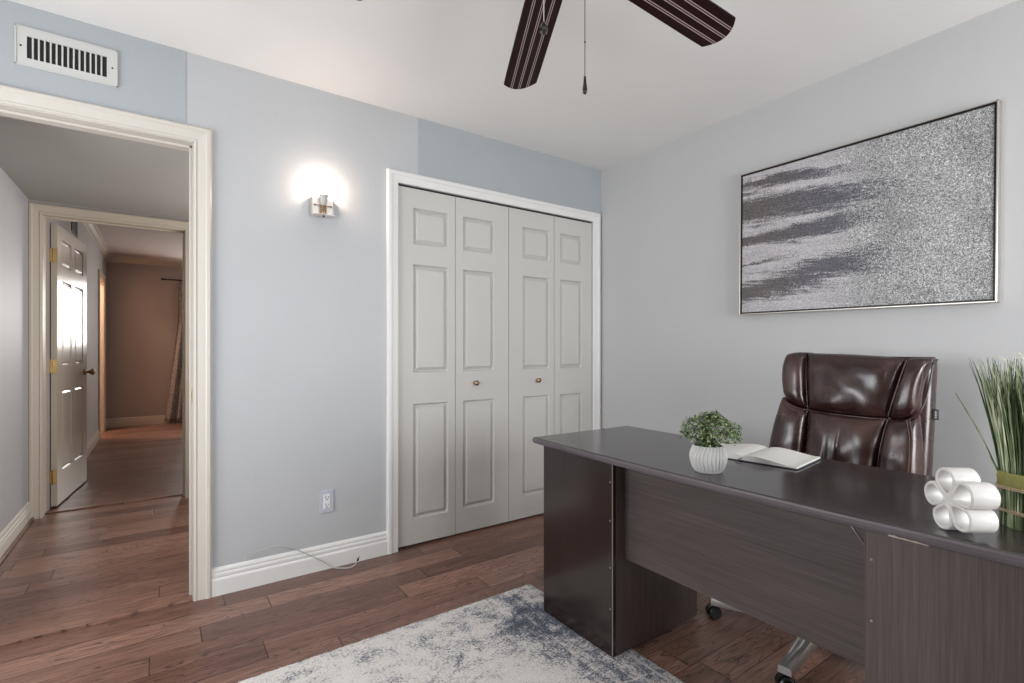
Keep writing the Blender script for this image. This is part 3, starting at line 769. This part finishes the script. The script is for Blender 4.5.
for i in range(420):       # fringe of loose fibres along the far and right edges
    if rnd.random() < .5: p = Vector((rnd.uniform(0,rw), rl, .004)); d_ = Vector((rnd.uniform(-.5,.5),1,rnd.uniform(-.1,.5)))
    else: p = Vector((rw, rnd.uniform(0,rl), .004)); d_ = Vector((1,rnd.uniform(-.5,.5),rnd.uniform(-.1,.5)))
    L = rnd.uniform(.002,.007)
    if rnd.random()<.5: tube(bm, [p, p+d_.normalized()*L], [.0006,.0003], 4)
o = obj('fibres', bm, plain('rug_fibre', srgb(196,190,186), .95), rt); o['kind'] = 'stuff'

# ------------------------------------------------------------------ desk
DZ, TH = .75, .025
t = thing('office_desk', 'dark espresso bow-front desk with two side pedestals', 'desk', (1.30, .87, 0))
ox, oy = 1.30, .87
Y0, Y1 = .02, 1.675          # extent along the wall
# top with bowed front
bm = bmesh.new()
poly = []
n = 40
for i in range(n+1):
    y = Y0-.0 + (Y1+.012-Y0)*i/n
    w = (y-(Y0+Y1)/2)/((Y1-Y0)/2)
    poly.append((1.286-.030*(1-w*w), y))
poly += [(1.855,Y1+.000),(1.848,Y0)]
# moulded edge: stacked outline offsets
def inset(pl, d_):
    out = []; k = len(pl)
    for i in range(k):
        a,b,c = Vector(pl[i-1]),Vector(pl[i]),Vector(pl[(i+1)%k])
        e1 = (b-a).normalized(); e2 = (c-b).normalized()
        n1 = Vector((-e1.y,e1.x)); n2 = Vector((-e2.y,e2.x)); nn = (n1+n2)
        nn = nn.normalized()/max(.3,math.sqrt((1+n1.dot(n2))/2))
        out.append(b+nn*d_)
    return out
area = sum(poly[i-1][0]*poly[i][1]-poly[i][0]*poly[i-1][1] for i in range(len(poly)))
sg = 1 if area > 0 else -1
layers = [(DZ-TH,.006),(DZ-TH+.002,.003),(DZ-TH+.010,0.0),(DZ-.008,0.0),(DZ-.003,.002),(DZ,.006)]
rings = []
for z,d_ in layers:
    rings.append([bm.verts.new((p[0]-ox,p[1]-oy,z)) for p in inset(poly, sg*d_)])
k = len(poly)
for li,(a,b) in enumerate(zip(rings,rings[1:])):
    for i in range(k):
        f = bm.faces.new((a[i],a[(i+1)%k],b[(i+1)%k],b[i])); f.material_index = 1 if li < 4 else 0
bm.faces.new(rings[-1]).material_index = 0; bm.faces.new(rings[0]).material_index = 1
obj('desk_top', bm, [DESKT, EDGE], t)
# chipped laminate below the edge
bm = bmesh.new()
for i in range(16):
    y = .412-i*.0042; x = 1.2655
    hh = (.0035,.0028,.0042,.0022,.0012,.0014,.0026,.0020,.0010,.0012,.0022,.0026,.0018,.0010,.0008,.0006)[i]
    box(bm, (x-ox+.0015,y-oy-.0024,DZ-TH-.0010),(x-ox+.012,y-oy+.0024,DZ-TH+hh), .0004)
obj('chipped_edge', bm, CHIP, t)['label'] = 'pale chipped patch under the front edge'
def pedestal(y0, y1, front_m, side_near):
    zt = DZ-TH
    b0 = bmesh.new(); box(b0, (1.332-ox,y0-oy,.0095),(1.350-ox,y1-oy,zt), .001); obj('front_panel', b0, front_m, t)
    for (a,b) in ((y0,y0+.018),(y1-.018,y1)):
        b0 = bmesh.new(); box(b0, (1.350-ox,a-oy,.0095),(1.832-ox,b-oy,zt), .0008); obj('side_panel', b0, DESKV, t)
    b0 = bmesh.new(); box(b0, (1.812-ox,y0+.018-oy,.06),(1.832-ox,y1-.018-oy,zt), .001); obj('back_panel', b0, DESKV, t)
    e = bmesh.new(); ye = y0 if side_near else y1; k_ = .0012 if side_near else .0006
    box(e, (1.3305-ox,ye-oy-k_,.0095),(1.3335-ox,ye-oy+k_,zt-.001)); obj('edge_strip', e, plain('worn_edge', srgb(*((140,130,128) if side_near else (104,94,92))), .5), t)
    for z in (.18,.33,.50,.64):
        s_ = bmesh.new(); lathe(s_, [(0,-.0012),(.0028,-.001),(.003,0)], 10, c=(0,0,0), axis='x')
        yy = y0+.012 if side_near else y1-.012
        bmesh.ops.translate(s_, verts=s_.verts[:], vec=(1.332-ox, yy-oy, z)); obj('screw_cap', s_, plain('screw_cap_grey', srgb(150,142,140), .5), t, True)
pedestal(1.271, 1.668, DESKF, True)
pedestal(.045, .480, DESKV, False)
bm = bmesh.new(); box(bm, (1.395-ox,.480-oy,.352),(1.412-ox,1.271-oy,DZ-TH), .001); obj('modesty_panel', bm, DESKH, t)
# the wire brace at the right corner of the modesty panel
bm = bmesh.new(); tube(bm, [(1.392-ox,.560-oy,.722),(1.392-ox,.484-oy,.625)], .0011, 6)
tube(bm, [(1.392-ox,.484-oy,.685),(1.392-ox,.560-oy,.722)], .0008, 5); tube(bm, [(1.392-ox,.500-oy,.722),(1.392-ox,.484-oy,.60)], .0007, 5)
obj('corner_brace', bm, ALU, t, True)

# ------------------------------------------------------------------ chair
CXc, CYc = 2.06, .885
t = thing('office_chair', 'oxblood brown leather office chair behind the desk', 'chair', (CXc, CYc, 0))
def bx(z): return 2.25+.15*(z-.67)             # seat-back front reference plane
def P(y, z, d_): return Vector((bx(z)-d_-CXc, y-CYc, z))
def cushion(name, edge, T, dpt=.03, creases=(), nu=28, nv=28, lump=.004, seed=0.0, pw=3.2):
    """edge(u,v)->(y,z) patch; T puff height towards the viewer; closes at the back"""
    bm = bmesh.new()
    def fr(u, v):
        y,z = edge(u,v)
        a = abs(2*u-1)**pw; b = abs(2*v-1)**pw
        h = T*(max(0,1-a)*max(0,1-b))**.42
        for (cu,w,dep,vlo) in creases:
            k = max(0,min(1,(v-vlo)/(1-vlo))) if vlo >= 0 else max(0,min(1,(-vlo-v)/(-vlo)))
            h -= dep*math.exp(-((u-cu+.02*math.sin(v*5))/w)**2)*k*min(1,h/.01)
        h += lump*mnoise.noise(Vector((y*14+seed, z*14, seed)))*min(1,h/.015)
        return P(y,z,h)
    V = grid(bm, fr, nu, nv)
    def bk(u, v):
        y,z = edge(u,v); return P(y,z,-dpt)
    B = grid(bm, bk, nu, nv)
    loop = lambda V: [V[i][0] for i in range(nu+1)]+[V[nu][j] for j in range(1,nv+1)]+[V[i][nv] for i in range(nu-1,-1,-1)]+[V[0][j] for j in range(nv-1,0,-1)]
    a,b = loop(V),loop(B)
    for i in range(len(a)): bm.faces.new((a[i],a[(i+1)%len(a)],b[(i+1)%len(a)],b[i]))
    return obj(name, bm, LEATHER, t, 60)
def lerp(a,b,u): return a+(b-a)*u
def patch(tl,tr,bl,br, top=0.0, bot=0.0, lef=0.0, rig=0.0):
    """u from left (large y) to right, v from top to bottom; bulges in metres"""
    def f(u,v):
        y = lerp(lerp(tl[0],tr[0],u), lerp(bl[0],br[0],u), v); z = lerp(lerp(tl[1],tr[1],u), lerp(bl[1],br[1],u), v)
        su,sv = 4*u*(1-u),4*v*(1-v)
        z += top*su*(1-v) - bot*su*v; y += lef*sv*(1-u) - rig*sv*u
        return y,z
    return f
# head section
cushion('headrest_cushion', patch((1.052,1.103),(.695,1.086),(1.030,.864),(.744,.858), .004,.006,.0,.0), .058, .05, [(.93,.025,.006,-.99),(.5,.5,.0,0)], 34, 26, .006, 1.0)
cushion('head_bolster', patch((1.140,1.098),(1.054,1.104),(1.134,.915),(1.032,.866), .006,.010,.010,-.002), .050, .06, [], 16, 22, .004, 2.0)
cushion('head_bolster', patch((.693,1.087),(.618,1.084),(.742,.860),(.645,.885), .004,.014,.0,-.012), .050, .06, [], 16, 22, .004, 3.0)
# lower section
cushion('lumbar_cushion', patch((1.032,.866),(.744,.860),(1.052,.46),(.772,.46), .0,.0,-.012,-.012), .054, .05, [(.36,.022,.015,.22),(.52,.018,.018,.10),(.13,.02,.010,.35),(.72,.03,.005,.3)], 46, 34, .007, 4.0)
cushion('side_bolster', patch((1.146,.905),(1.034,.864),(1.195,.46),(1.054,.46), .0,.0,.014,.010), .052, .06, [], 18, 30, .006, 5.0)
cushion('side_bolster', patch((.742,.858),(.650,.880),(.770,.46),(.636,.46), .0,.0,.012,.010), .052, .06, [], 18, 30, .006, 6.0)
# shell behind, giving the back its depth and its rounded top
bm = bmesh.new()
def shell(u, v):
    a = 2*PI*u; z = lerp(1.092,.45,v)
    wl = lerp(1.136,1.185,v); wr = lerp(.622,.622,v)
    cy, hw = (wl+wr)/2,(wl-wr)/2
    ca,sa = math.cos(a),math.sin(a)
    e = .45
    y = cy+hw*math.copysign(abs(ca)**e,ca); dd = .052*math.copysign(abs(sa)**e,sa)
    k = min(1, v*14); k = math.sqrt(max(0,1-(1-k)**2)); sh = (.90+.10*k)
    return Vector((bx(z)+.052+dd*sh-CXc, (cy+(y-cy)*(.97+.03*k))-CYc, z))
V = grid(bm, shell, 48, 30, True)
bm.faces.new([V[i][0] for i in range(48)]); bm.faces.new([V[i][30] for i in range(48)])
obj('back_shell', bm, LEATHER, t, 50)
def cord(name, pl, r, m):
    bm = bmesh.new(); tube(bm, smoothpath([P(*q) for q in pl]), r, 6); obj(name, bm, m, t, True)
# piping and the double stitched seams
cord('piping', [(1.128,.900,.024),(1.105,.882,.026),(1.070,.866,.018),(1.032,.861,.010),(.96,.856,.016),(.88,.854,.018),(.80,.853,.016),(.744,.854,.010),(.71,.850,.018),(.675,.860,.026),(.648,.885,.022),(.632,.930,.014),(.622,1.00,.010),(.614,1.070,.012)], .0040, LEATHER)
cord('piping', [(.694,1.082,.010),(.706,1.03,.016),(.719,.97,.016),(.733,.91,.014),(.743,.862,.010)], .0040, LEATHER)
cord('piping', [(1.053,1.09,.010),(1.046,1.00,.014),(1.038,.92,.012),(1.032,.864,.010)], .0030, LEATHER)
cord('piping', [(.742,.856,.012),(.755,.78,.016),(.764,.70,.016),(.768,.60,.016),(.771,.47,.014)], .0036, LEATHER)
cord('piping', [(1.033,.862,.010),(1.044,.80,.014),(1.048,.72,.014),(1.052,.60,.014),(1.053,.47,.012)], .0030, LEATHER)
cord('stitching', [(.631,1.078,.047),(.636,1.00,.047),(.646,.93,.044),(.664,.886,.038)], .0011, STITCH)
cord('stitching', [(.664,.862,.048),(.654,.80,.046),(.652,.72,.046),(.655,.60,.046)], .0011, STITCH)
cord('stitching', [(.672,.862,.051),(.662,.80,.049),(.660,.72,.049),(.663,.60,.049)], .0011, STITCH)
cord('stitching', [(.684,1.082,.044),(.697,1.03,.046),(.710,.97,.046),(.724,.91,.044)], .0010, STITCH)
cord('stitching', [(1.125,.900,.040),(1.100,.872,.038),(1.070,.856,.036)], .0011, STITCH)
# sewn label
bm = bmesh.new(); box(bm, (2.322-CXc,.607-CYc,.862),(2.336-CXc,.6235-CYc,.900), .0008)
lb = obj('sewn_label', bm, BLACKP, t)
bm = bmesh.new()
for i,z in enumerate((.869,.876,.883,.890)): box(bm, (2.3212-CXc,.6105-CYc,z),(2.3222-CXc,.6155-CYc,z+.0032))
obj('label_mark', bm, WHITEP, lb)
# seat, arms, mechanism
bm = bmesh.new()
def seatf(u,v):
    x = lerp(1.93,2.26,u); hw = .255-.03*abs(2*u-1)**3; y = CYc+lerp(hw,-hw,v)
    h = (max(0,1-abs(2*u-1)**4)*max(0,1-abs(2*v-1)**4))**.4
    return Vector((x-CXc,y-CYc,.43+.075*h))
V = grid(bm, seatf, 24, 24)
B = grid(bm, lambda u,v: Vector((seatf(u,v).x,seatf(u,v).y,.40)), 24, 24)
lp = lambda V: [V[i][0] for i in range(25)]+[V[24][j] for j in range(1,25)]+[V[i][24] for i in range(23,-1,-1)]+[V[0][j] for j in range(23,0,-1)]
a,b = lp(V),lp(B)
for i in range(len(a)): bm.faces.new((a[i],a[(i+1)%len(a)],b[(i+1)%len(a)],b[i]))
obj('seat', bm, LEATHER, t, 50)
bm = bmesh.new(); box(bm, (1.97-CXc,-.10,.365),(2.20-CXc,.10,.402), .01, 2); box(bm, (2.18-CXc,-.035,.375),(2.325-CXc,.035,.395), .006, 2); box(bm, (2.305-CXc,-.035,.375),(2.33-CXc,.035,.62), .006, 2); obj('tilt_mechanism', bm, BLACKM, t)
for s_ in (-1,1):
    bm = bmesh.new(); y = s_*.275
    tube(bm, smoothpath([(2.10-CXc,s_*.09,.385),(2.10-CXc,y,.39),(2.08-CXc,y+s_*.012,.45),(2.06-CXc,y+s_*.014,.53),(2.08-CXc,y+s_*.010,.60)]), .014, 10); 
    ar = obj('armrest', bm, BLACKP, t, True)
    bm = bmesh.new(); box(bm, (1.96-CXc,y+s_*.008-.03,.60),(2.20-CXc,y+s_*.008+.03,.645), .018, 4); obj('arm_pad', bm, LEATHER, ar, 50)
bm = bmesh.new(); lathe(bm, [(0,.10),(.026,.10),(.026,.22),(.021,.225),(.021,.37),(0,.37)], 20); obj('gas_lift', bm, BLACKM, t, 40)
bm = bmesh.new(); lathe(bm, [(0,.055),(.038,.055),(.044,.07),(.044,.105),(.034,.125),(0,.125)], 28); obj('hub', bm, ALU, t, 40)
for i in range(5):
    a = math.radians(115.8+72*i); ca,sa = math.cos(a),math.sin(a)
    bm = bmesh.new(); secs = []
    for k in range(9):
        u = k/8; r = lerp(.032,.394,u); w = lerp(.032,.021,u); zt = lerp(.122,.083,u**.9); zb = lerp(.068,.058,u)
        gro = .006*math.sin(PI*min(1,u*1.02))*(1-u*.35)
        prof = [(-w,zb),(-w,zt-.008),(-w*.86,zt),(-w*.62,zt),(-w*.50,zt-gro),(-w*.16,zt-gro),(0,zt-gro*.2),(w*.16,zt-gro),(w*.50,zt-gro),(w*.62,zt),(w*.86,zt),(w,zt-.008),(w,zb)]
        secs.append([bm.verts.new((r,y,z)) for y,z in prof])
    for p,q in zip(secs,secs[1:]):
        for j in range(len(p)): bm.faces.new((p[j],p[(j+1)%len(p)],q[(j+1)%len(p)],q[j]))
    bm.faces.new(secs[0]); bm.faces.new(secs[-1])
    bmesh.ops.rotate(bm, verts=bm.verts[:], cent=(0,0,0), matrix=Matrix.Rotation(a,3,'Z'))
    lg = obj('base_leg', bm, ALU, t, 35)
    bm = bmesh.new()
    for s_ in (-1,1):
        lathe(bm, [(0,.004),(.016,.005),(.024,.007),(.0265,.011),(.0265,.019),(.023,.023),(.0,.023)], 22, c=(0,0,0), axis='y')
        # last-made ring set: place it
        vs = [v for v in bm.verts if not v.tag]
        for v in vs: v.co = Vector((v.co.x, v.co.y*s_, v.co.z+.0265)); v.tag = True
    tube(bm, [(0,-.006,.0265),(0,.006,.0265)], .007, 8)
    hood = []
    for k in range(9):
        b_ = PI*k/8*.95; hood.append((.029*math.cos(b_), .0265+.029*math.sin(b_)))
    hv = [[bm.verts.new((x,y,z)) for x,z in hood] for y in (-.009,.009)]
    for k in range(8): bm.faces.new((hv[0][k],hv[0][k+1],hv[1][k+1],hv[1][k]))
    tube(bm, [(.0,0,.053),(.0,0,.064)], .007, 8)
    sw = a+math.radians((35,-50,80,10,60)[i])
    bmesh.ops.rotate(bm, verts=bm.verts[:], cent=(0,0,0), matrix=Matrix.Rotation(sw,3,'Z'))
    bmesh.ops.translate(bm, verts=bm.verts[:], vec=(.386*ca,.386*sa,0))
    obj('caster', bm, BLACKP, lg, 35)

# ------------------------------------------------------------------ desk items
# potted plant
t = thing('potted_plant', 'small bushy green plant in a ribbed white pot on the desk', 'plant', (1.362,.906,DZ))
bm = bmesh.new()
prof = [(0,.0),(.036,.0),(.039,.003),(.046,.016),(.0515,.034),(.0530,.046),(.0505,.060),(.0450,.074),(.0425,.080),(.0405,.0805),(.0395,.076),(.041,.066),(0,.066)]
def ribs(r,a,h):
    if r < .037 or h > .0795 or h < .004: return r
    return r + .0020*math.cos(30*a + 9*math.sin(PI*h/.08)*.55)*min(1,(h-.003)/.008)
dense = []
for (a,b) in zip(prof,prof[1:]):
    k = 6 if a[0]>.037 and b[0]>.037 else 1
    for i in range(k): dense.append((lerp(a[0],b[0],i/k),lerp(a[1],b[1],i/k)))
dense.append(prof[-1])
lathe(bm, dense, 204, rfun=ribs); obj('pot', bm, POT, t, 60)
bm = bmesh.new(); lathe(bm, [(0,.070),(.020,.069),(.040,.067)], 24); obj('soil', bm, SOIL, t, True)
bm = bmesh.new(); tips = []
for i in range(46):
    a = rnd.uniform(0,2*PI); e = rnd.uniform(.15,1.35); R_ = rnd.uniform(.7,1.0)
    d_ = Vector((math.cos(a)*math.cos(e)*.095, math.sin(a)*math.cos(e)*.100, .045+math.sin(e)*.060))*R_
    base = Vector((rnd.uniform(-.012,.012),rnd.uniform(-.012,.012),.067))
    mid = base+Vector((d_.x*.35,d_.y*.35,d_.z*.6)); tip = base+d_
    tube(bm, [base,mid,tip], [.0012,.001,.0006], 4); tips.append((base,mid,tip))
obj('stems', bm, TWIG, t, True)
bm = bmesh.new()
def leaf(bm, p, nrm, L, w):
    nrm = nrm.normalized(); ref = Vector((rnd.uniform(-1,1),rnd.uniform(-1,1),rnd.uniform(-1,1)))
    tx = nrm.cross(ref).normalized(); ty = nrm.cross(tx)
    a = bm.verts.new(p); b = bm.verts.new(p+tx*L*.55+ty*w+nrm*w*.35); c = bm.verts.new(p+tx*L+nrm*L*.12); d_ = bm.verts.new(p+tx*L*.55-ty*w+nrm*w*.35)
    e = bm.verts.new(p+tx*L*.55)
    for q in ((a,b,e),(e,b,c),(a,e,d_),(e,d_,c)): bm.faces.new(q)
for i in range(1750):
    a = rnd.uniform(0,2*PI); rr = rnd.random()**.45; e = rnd.uniform(-.25,PI/2)
    lob = 1+.10*math.sin(3*a+1)+.07*math.sin(5*a)+.07*math.sin(7*e+2*a)
    p = Vector((math.cos(a)*math.cos(e)*.083*lob+.006, math.sin(a)*math.cos(e)*.090*lob-.008, math.sin(e)*.062*lob))*lerp(.62,1.0,rr)
    p.z += .112
    dd = math.hypot(p.x,p.y)
    if p.z < .093+dd*.12 and dd > .052: p.z = .098+rnd.uniform(0,.02)
    leaf(bm, p, Vector((p.x,p.y,(p.z-.09)*1.2))+Vector((rnd.uniform(-.06,.06),rnd.uniform(-.06,.06),rnd.uniform(-.02,.08))), rnd.uniform(.008,.013), rnd.uniform(.0022,.0038))
for i in range(240):
    a = rnd.uniform(0,2*PI); z = rnd.uniform(.074,.10); r = rnd.uniform(.005,.030)+.25*(z-.074)
    leaf(bm, Vector((r*math.cos(a),r*math.sin(a),z)), Vector((math.cos(a),math.sin(a),.4)), rnd.uniform(.008,.013), rnd.uniform(.0025,.004))
obj('foliage', bm, LEAF, t)

# open notebook
t = thing('open_notebook', 'open notebook with blank pages lying behind the potted plant', 'book', (1.575,.925,DZ), math.radians(7.5))
BH, BWp = .232, .172
def pageh(w):      # height of the paper block over its cover at distance w from the spine
    x = w/BWp
    return .003+.017*math.sin(PI*min(1,x*1.0+.04)**.62)**1.0*(1-.55*x)
for s_,nm in ((1,'left'),(-1,'right')):
    bm = bmesh.new()
    V = grid(bm, lambda u,v: Vector((v*(BH-.008)+.004, s_*(u*(BWp-.006)+.001), .0035+max(.0045,pageh(u*BWp)))), 24, 4)
    B = grid(bm, lambda u,v: Vector((v*(BH-.008)+.004, s_*(u*(BWp-.006)+.001), .0034)), 24, 4)
    lp2 = lambda V: [V[i][0] for i in range(25)]+[V[24][j] for j in range(1,5)]+[V[i][4] for i in range(23,-1,-1)]+[V[0][j] for j in range(3,0,-1)]
    a,b = lp2(V),lp2(B)
    for i in range(len(a)): bm.faces.new((a[i],a[(i+1)%len(a)],b[(i+1)%len(a)],b[i]))
    obj('pages', bm, PAGE, t, 40)
bm = bmesh.new(); box(bm, (0,-BWp,.0004),(BH,BWp,.0032), .001); obj('cover', bm, NAVY, t)
bm = bmesh.new(); tube(bm, smoothpath([(BH*.5,.002,.009),(.03,.003,.0085),(-.004,.004,.008),(-.016,.008,.003),(-.03,.004,.0016)]), .0016, 6); obj('ribbon_marker', bm, NAVY, t, True)

# flower sculpture
az = math.radians(141)
t = thing('flower_sculpture', 'white ceramic five-petal flower sculpture standing on the desk', 'ornament', (1.330,.311,DZ))
nv_ = Vector((math.cos(az),math.sin(az),0)); hv_ = Vector((-nv_.y,nv_.x,0)); up_ = Vector((0,0,1))   # hv_: towards image left when facing the viewer
hv_ = -hv_
bm = bmesh.new()
DEP = .052
def petal(n, Lc, R_, tipw):
    """teardrop outline in (radial, tangential)"""
    pts = []
    for k in range(n):
        a = 2*PI*k/n
        x = Lc+R_*math.cos(a); y = R_*math.sin(a)
        if x < Lc: 
            f = (Lc-x)/R_; x = Lc-f*(Lc-.004); y *= (1-f*.55) if f < 1 else .3
        pts.append((x,y))
    return pts
PN = 40
outs = petal(PN, .0415, .0272, .3)
ins = [(max(.012,lerp(.0425,x,.74)),y*.74) for x,y in outs]
for q in range(5):
    th = math.radians(77+72*q)
    def W3(p, dep):
        r,s_ = p; x = r*math.cos(th)-s_*math.sin(th); z = r*math.sin(th)+s_*math.cos(th)
        return Vector((0,0,.0665)) + hv_*x + up_*z + nv_*dep
    f0,f1 = DEP/2,-DEP/2
    L = []
    for (o_,i_,dep,sh) in ((outs,None,f1,.0),(outs,None,f0-.003,.0),(outs,None,f0-.0008,.0012),(outs,None,f0,.003),(ins,None,f0,-.002),(ins,None,f0-.0015,.0),(ins,None,f1,.0)):
        src = o_
        ring = []
        for (x,y) in src:
            c_ = Vector((.0425,0)); v2 = Vector((x,y))-c_; v2 = v2*(1-sh/max(v2.length,.001)); ring.append(bm.verts.new(W3(c_+v2, dep)))
        L.append(ring)
    L.append(L[0])
    for a,b in zip(L,L[1:]):
        for k in range(PN): bm.faces.new((a[k],a[(k+1)%PN],b[(k+1)%PN],b[k]))
# central core joining the petals
core = [Vector((0,0,.0665))+hv_*(.0150*math.cos(2*PI*k/20))+up_*(.0150*math.sin(2*PI*k/20))-nv_*(DEP/2-.001) for k in range(20)]
prism(bm, core, nv_*(DEP-.0018))
zmin = min(v.co.z for v in bm.verts)
bmesh.ops.translate(bm, verts=bm.verts[:], vec=(0,0,-zmin+.0004))
o = obj('petals', bm, CERAM, t, 40); o.scale = (.965,.965,.965)

# bundled grass
t = thing('grass_bundle', 'bundle of dried green grass tied with twine and an olive band', 'dried grass', (1.484,.232,DZ))
bm = bmesh.new()
def blade(bm, pts, w, tw):
    prev = None; pts = [Vector(p) for p in pts]; n = len(pts)
    for i,p in enumerate(pts):
        tdir = (pts[min(i+1,n-1)]-pts[max(i-1,0)]).normalized(); side = tdir.cross(Vector((math.cos(tw),math.sin(tw),.1))).normalized(); nn = tdir.cross(side)
        k = w*(1-(i/(n-1))**3*.85)
        row = [bm.verts.new(p+side*k), bm.verts.new(p+nn*k*.45), bm.verts.new(p-side*k)]
        if prev:
            bm.faces.new((prev[0],prev[1],row[1],row[0])); bm.faces.new((prev[1],prev[2],row[2],row[1])); bm.faces.new((prev[2],prev[0],row[0],row[2]))
        prev = row
for i in range(640):
    a = rnd.uniform(0,2*PI); q = math.sqrt(rnd.random())
    if i < 300: q = rnd.uniform(.86,1.0)
    r0 = .050*q; sp = rnd.uniform(.9,1.55)*(.35+.65*q)
    H = rnd.uniform(.27,.355); lean = Vector((rnd.uniform(-.014,.014),rnd.uniform(-.014,.014),0))
    pts = []
    for k in range(8):
        u = k/7; z = u*H; fl = max(0,(z-.10)/.25)
        r = r0*(1+.03*math.sin(z*30+i)) + .024*fl**1.1*sp*q
        aa = a+.10*math.sin(i)*fl
        pts.append(Vector((r*math.cos(aa),r*math.sin(aa),.001+z))+lean*fl*fl*1.6)
    blade(bm, pts, rnd.uniform(.0013,.0032), rnd.uniform(0,PI))
obj('grass_blades', bm, GRASSM, t)
bm = bmesh.new()
for (p0,p1,p2) in (((-.02,.045,.10),(-.03,.075,.185),(-.04,.115,.275)),((-.02,.042,.08),(-.03,.066,.16),(-.035,.082,.215)),((.0,.0,.3),(.0,.012,.345),(-.01,.02,.365)),((.0,.01,.3),(.02,.045,.348),(.03,.07,.356)),((.0,-.02,.3),(-.005,-.01,.35),(-.02,.035,.362))):
    tube(bm, smoothpath([p0,p1,p2]), [.0011]*12+[.0004], 5)
obj('loose_stalks', bm, GRASSM, t, True)
bm = bmesh.new(); lathe(bm, [(.0525,.084),(.0535,.085),(.0545,.094),(.0560,.108),(.0565,.115),(.0555,.1155),(.0530,.094)], 48); obj('band', bm, BANDM, t, 40)
for z,r in ((.084,.0550),(.0805,.0545),(.036,.0532),(.0325,.0532)):
    bm = bmesh.new(); n = 72; pts = [(r*math.cos(2*PI*k/n),r*math.sin(2*PI*k/n),z+.0012*math.sin(6*PI*k/n)) for k in range(n+1)]
    tube(bm, pts, [.0017+.0004*math.sin(k*2.2) for k in range(n+1)], 6, False); obj('twine', bm, TWINE, t, True)

# ------------------------------------------------------------------ light
def area(name, loc, rot, sx, sy, power, col=(1,1,1), spread=None):
    d = bpy.data.lights.new(name, 'AREA'); d.shape = 'RECTANGLE'; d.size = sx; d.size_y = sy; d.energy = power; d.color = col
    if spread: d.spread = spread
    o = bpy.data.objects.new(name, d); o.location = loc; o.rotation_euler = rot; link(o); return o
area('added_daylight_back', ((WX0+WX1)/2, BK-.12, (WZ0+WZ1)/2), (PI/2,0,0), WX1-WX0, WZ1-WZ0, 80, (.98,.99,1.0))  # area light added at the invented window behind the viewer
area('added_daylight_side', (LF-.12, (VY0+VY1)/2, (VZ0+VZ1)/2), (PI/2,0,-PI/2), VY1-VY0, VZ1-VZ0, 53, (.97,.985,1.0))  # area light added at the invented side window
area('daylight_far_window', ((GX0+GX1)/2, FYE+.13, (GZ0+GZ1)/2), (-PI/2,0,0), GX1-GX0, GZ1-GZ0, 52, (1,.96,.92))
area('alcove_lamp', (-1.2, (AY0+AY1)/2, 2.28), (0,0,0), .3, .3, 26, (1,.76,.58))
area('added_hall_fill', (1.03, 3.65, 1.4), (PI/2,0,PI/2), 1.0, 1.2, 20, (1,.93,.86))  # unseen fill added to brighten the hall through an invented opening
w = bpy.data.worlds.new('sky'); S.world = w; w.use_nodes = True
w.node_tree.nodes['Background'].inputs[0].default_value = (.75,.84,1,1); w.node_tree.nodes['Background'].inputs[1].default_value = 1.0
S.cycles.max_bounces = 10; S.cycles.diffuse_bounces = 6; S.cycles.glossy_bounces = 4; S.cycles.transmission_bounces = 4
S.cycles.sample_clamp_indirect = 4.0
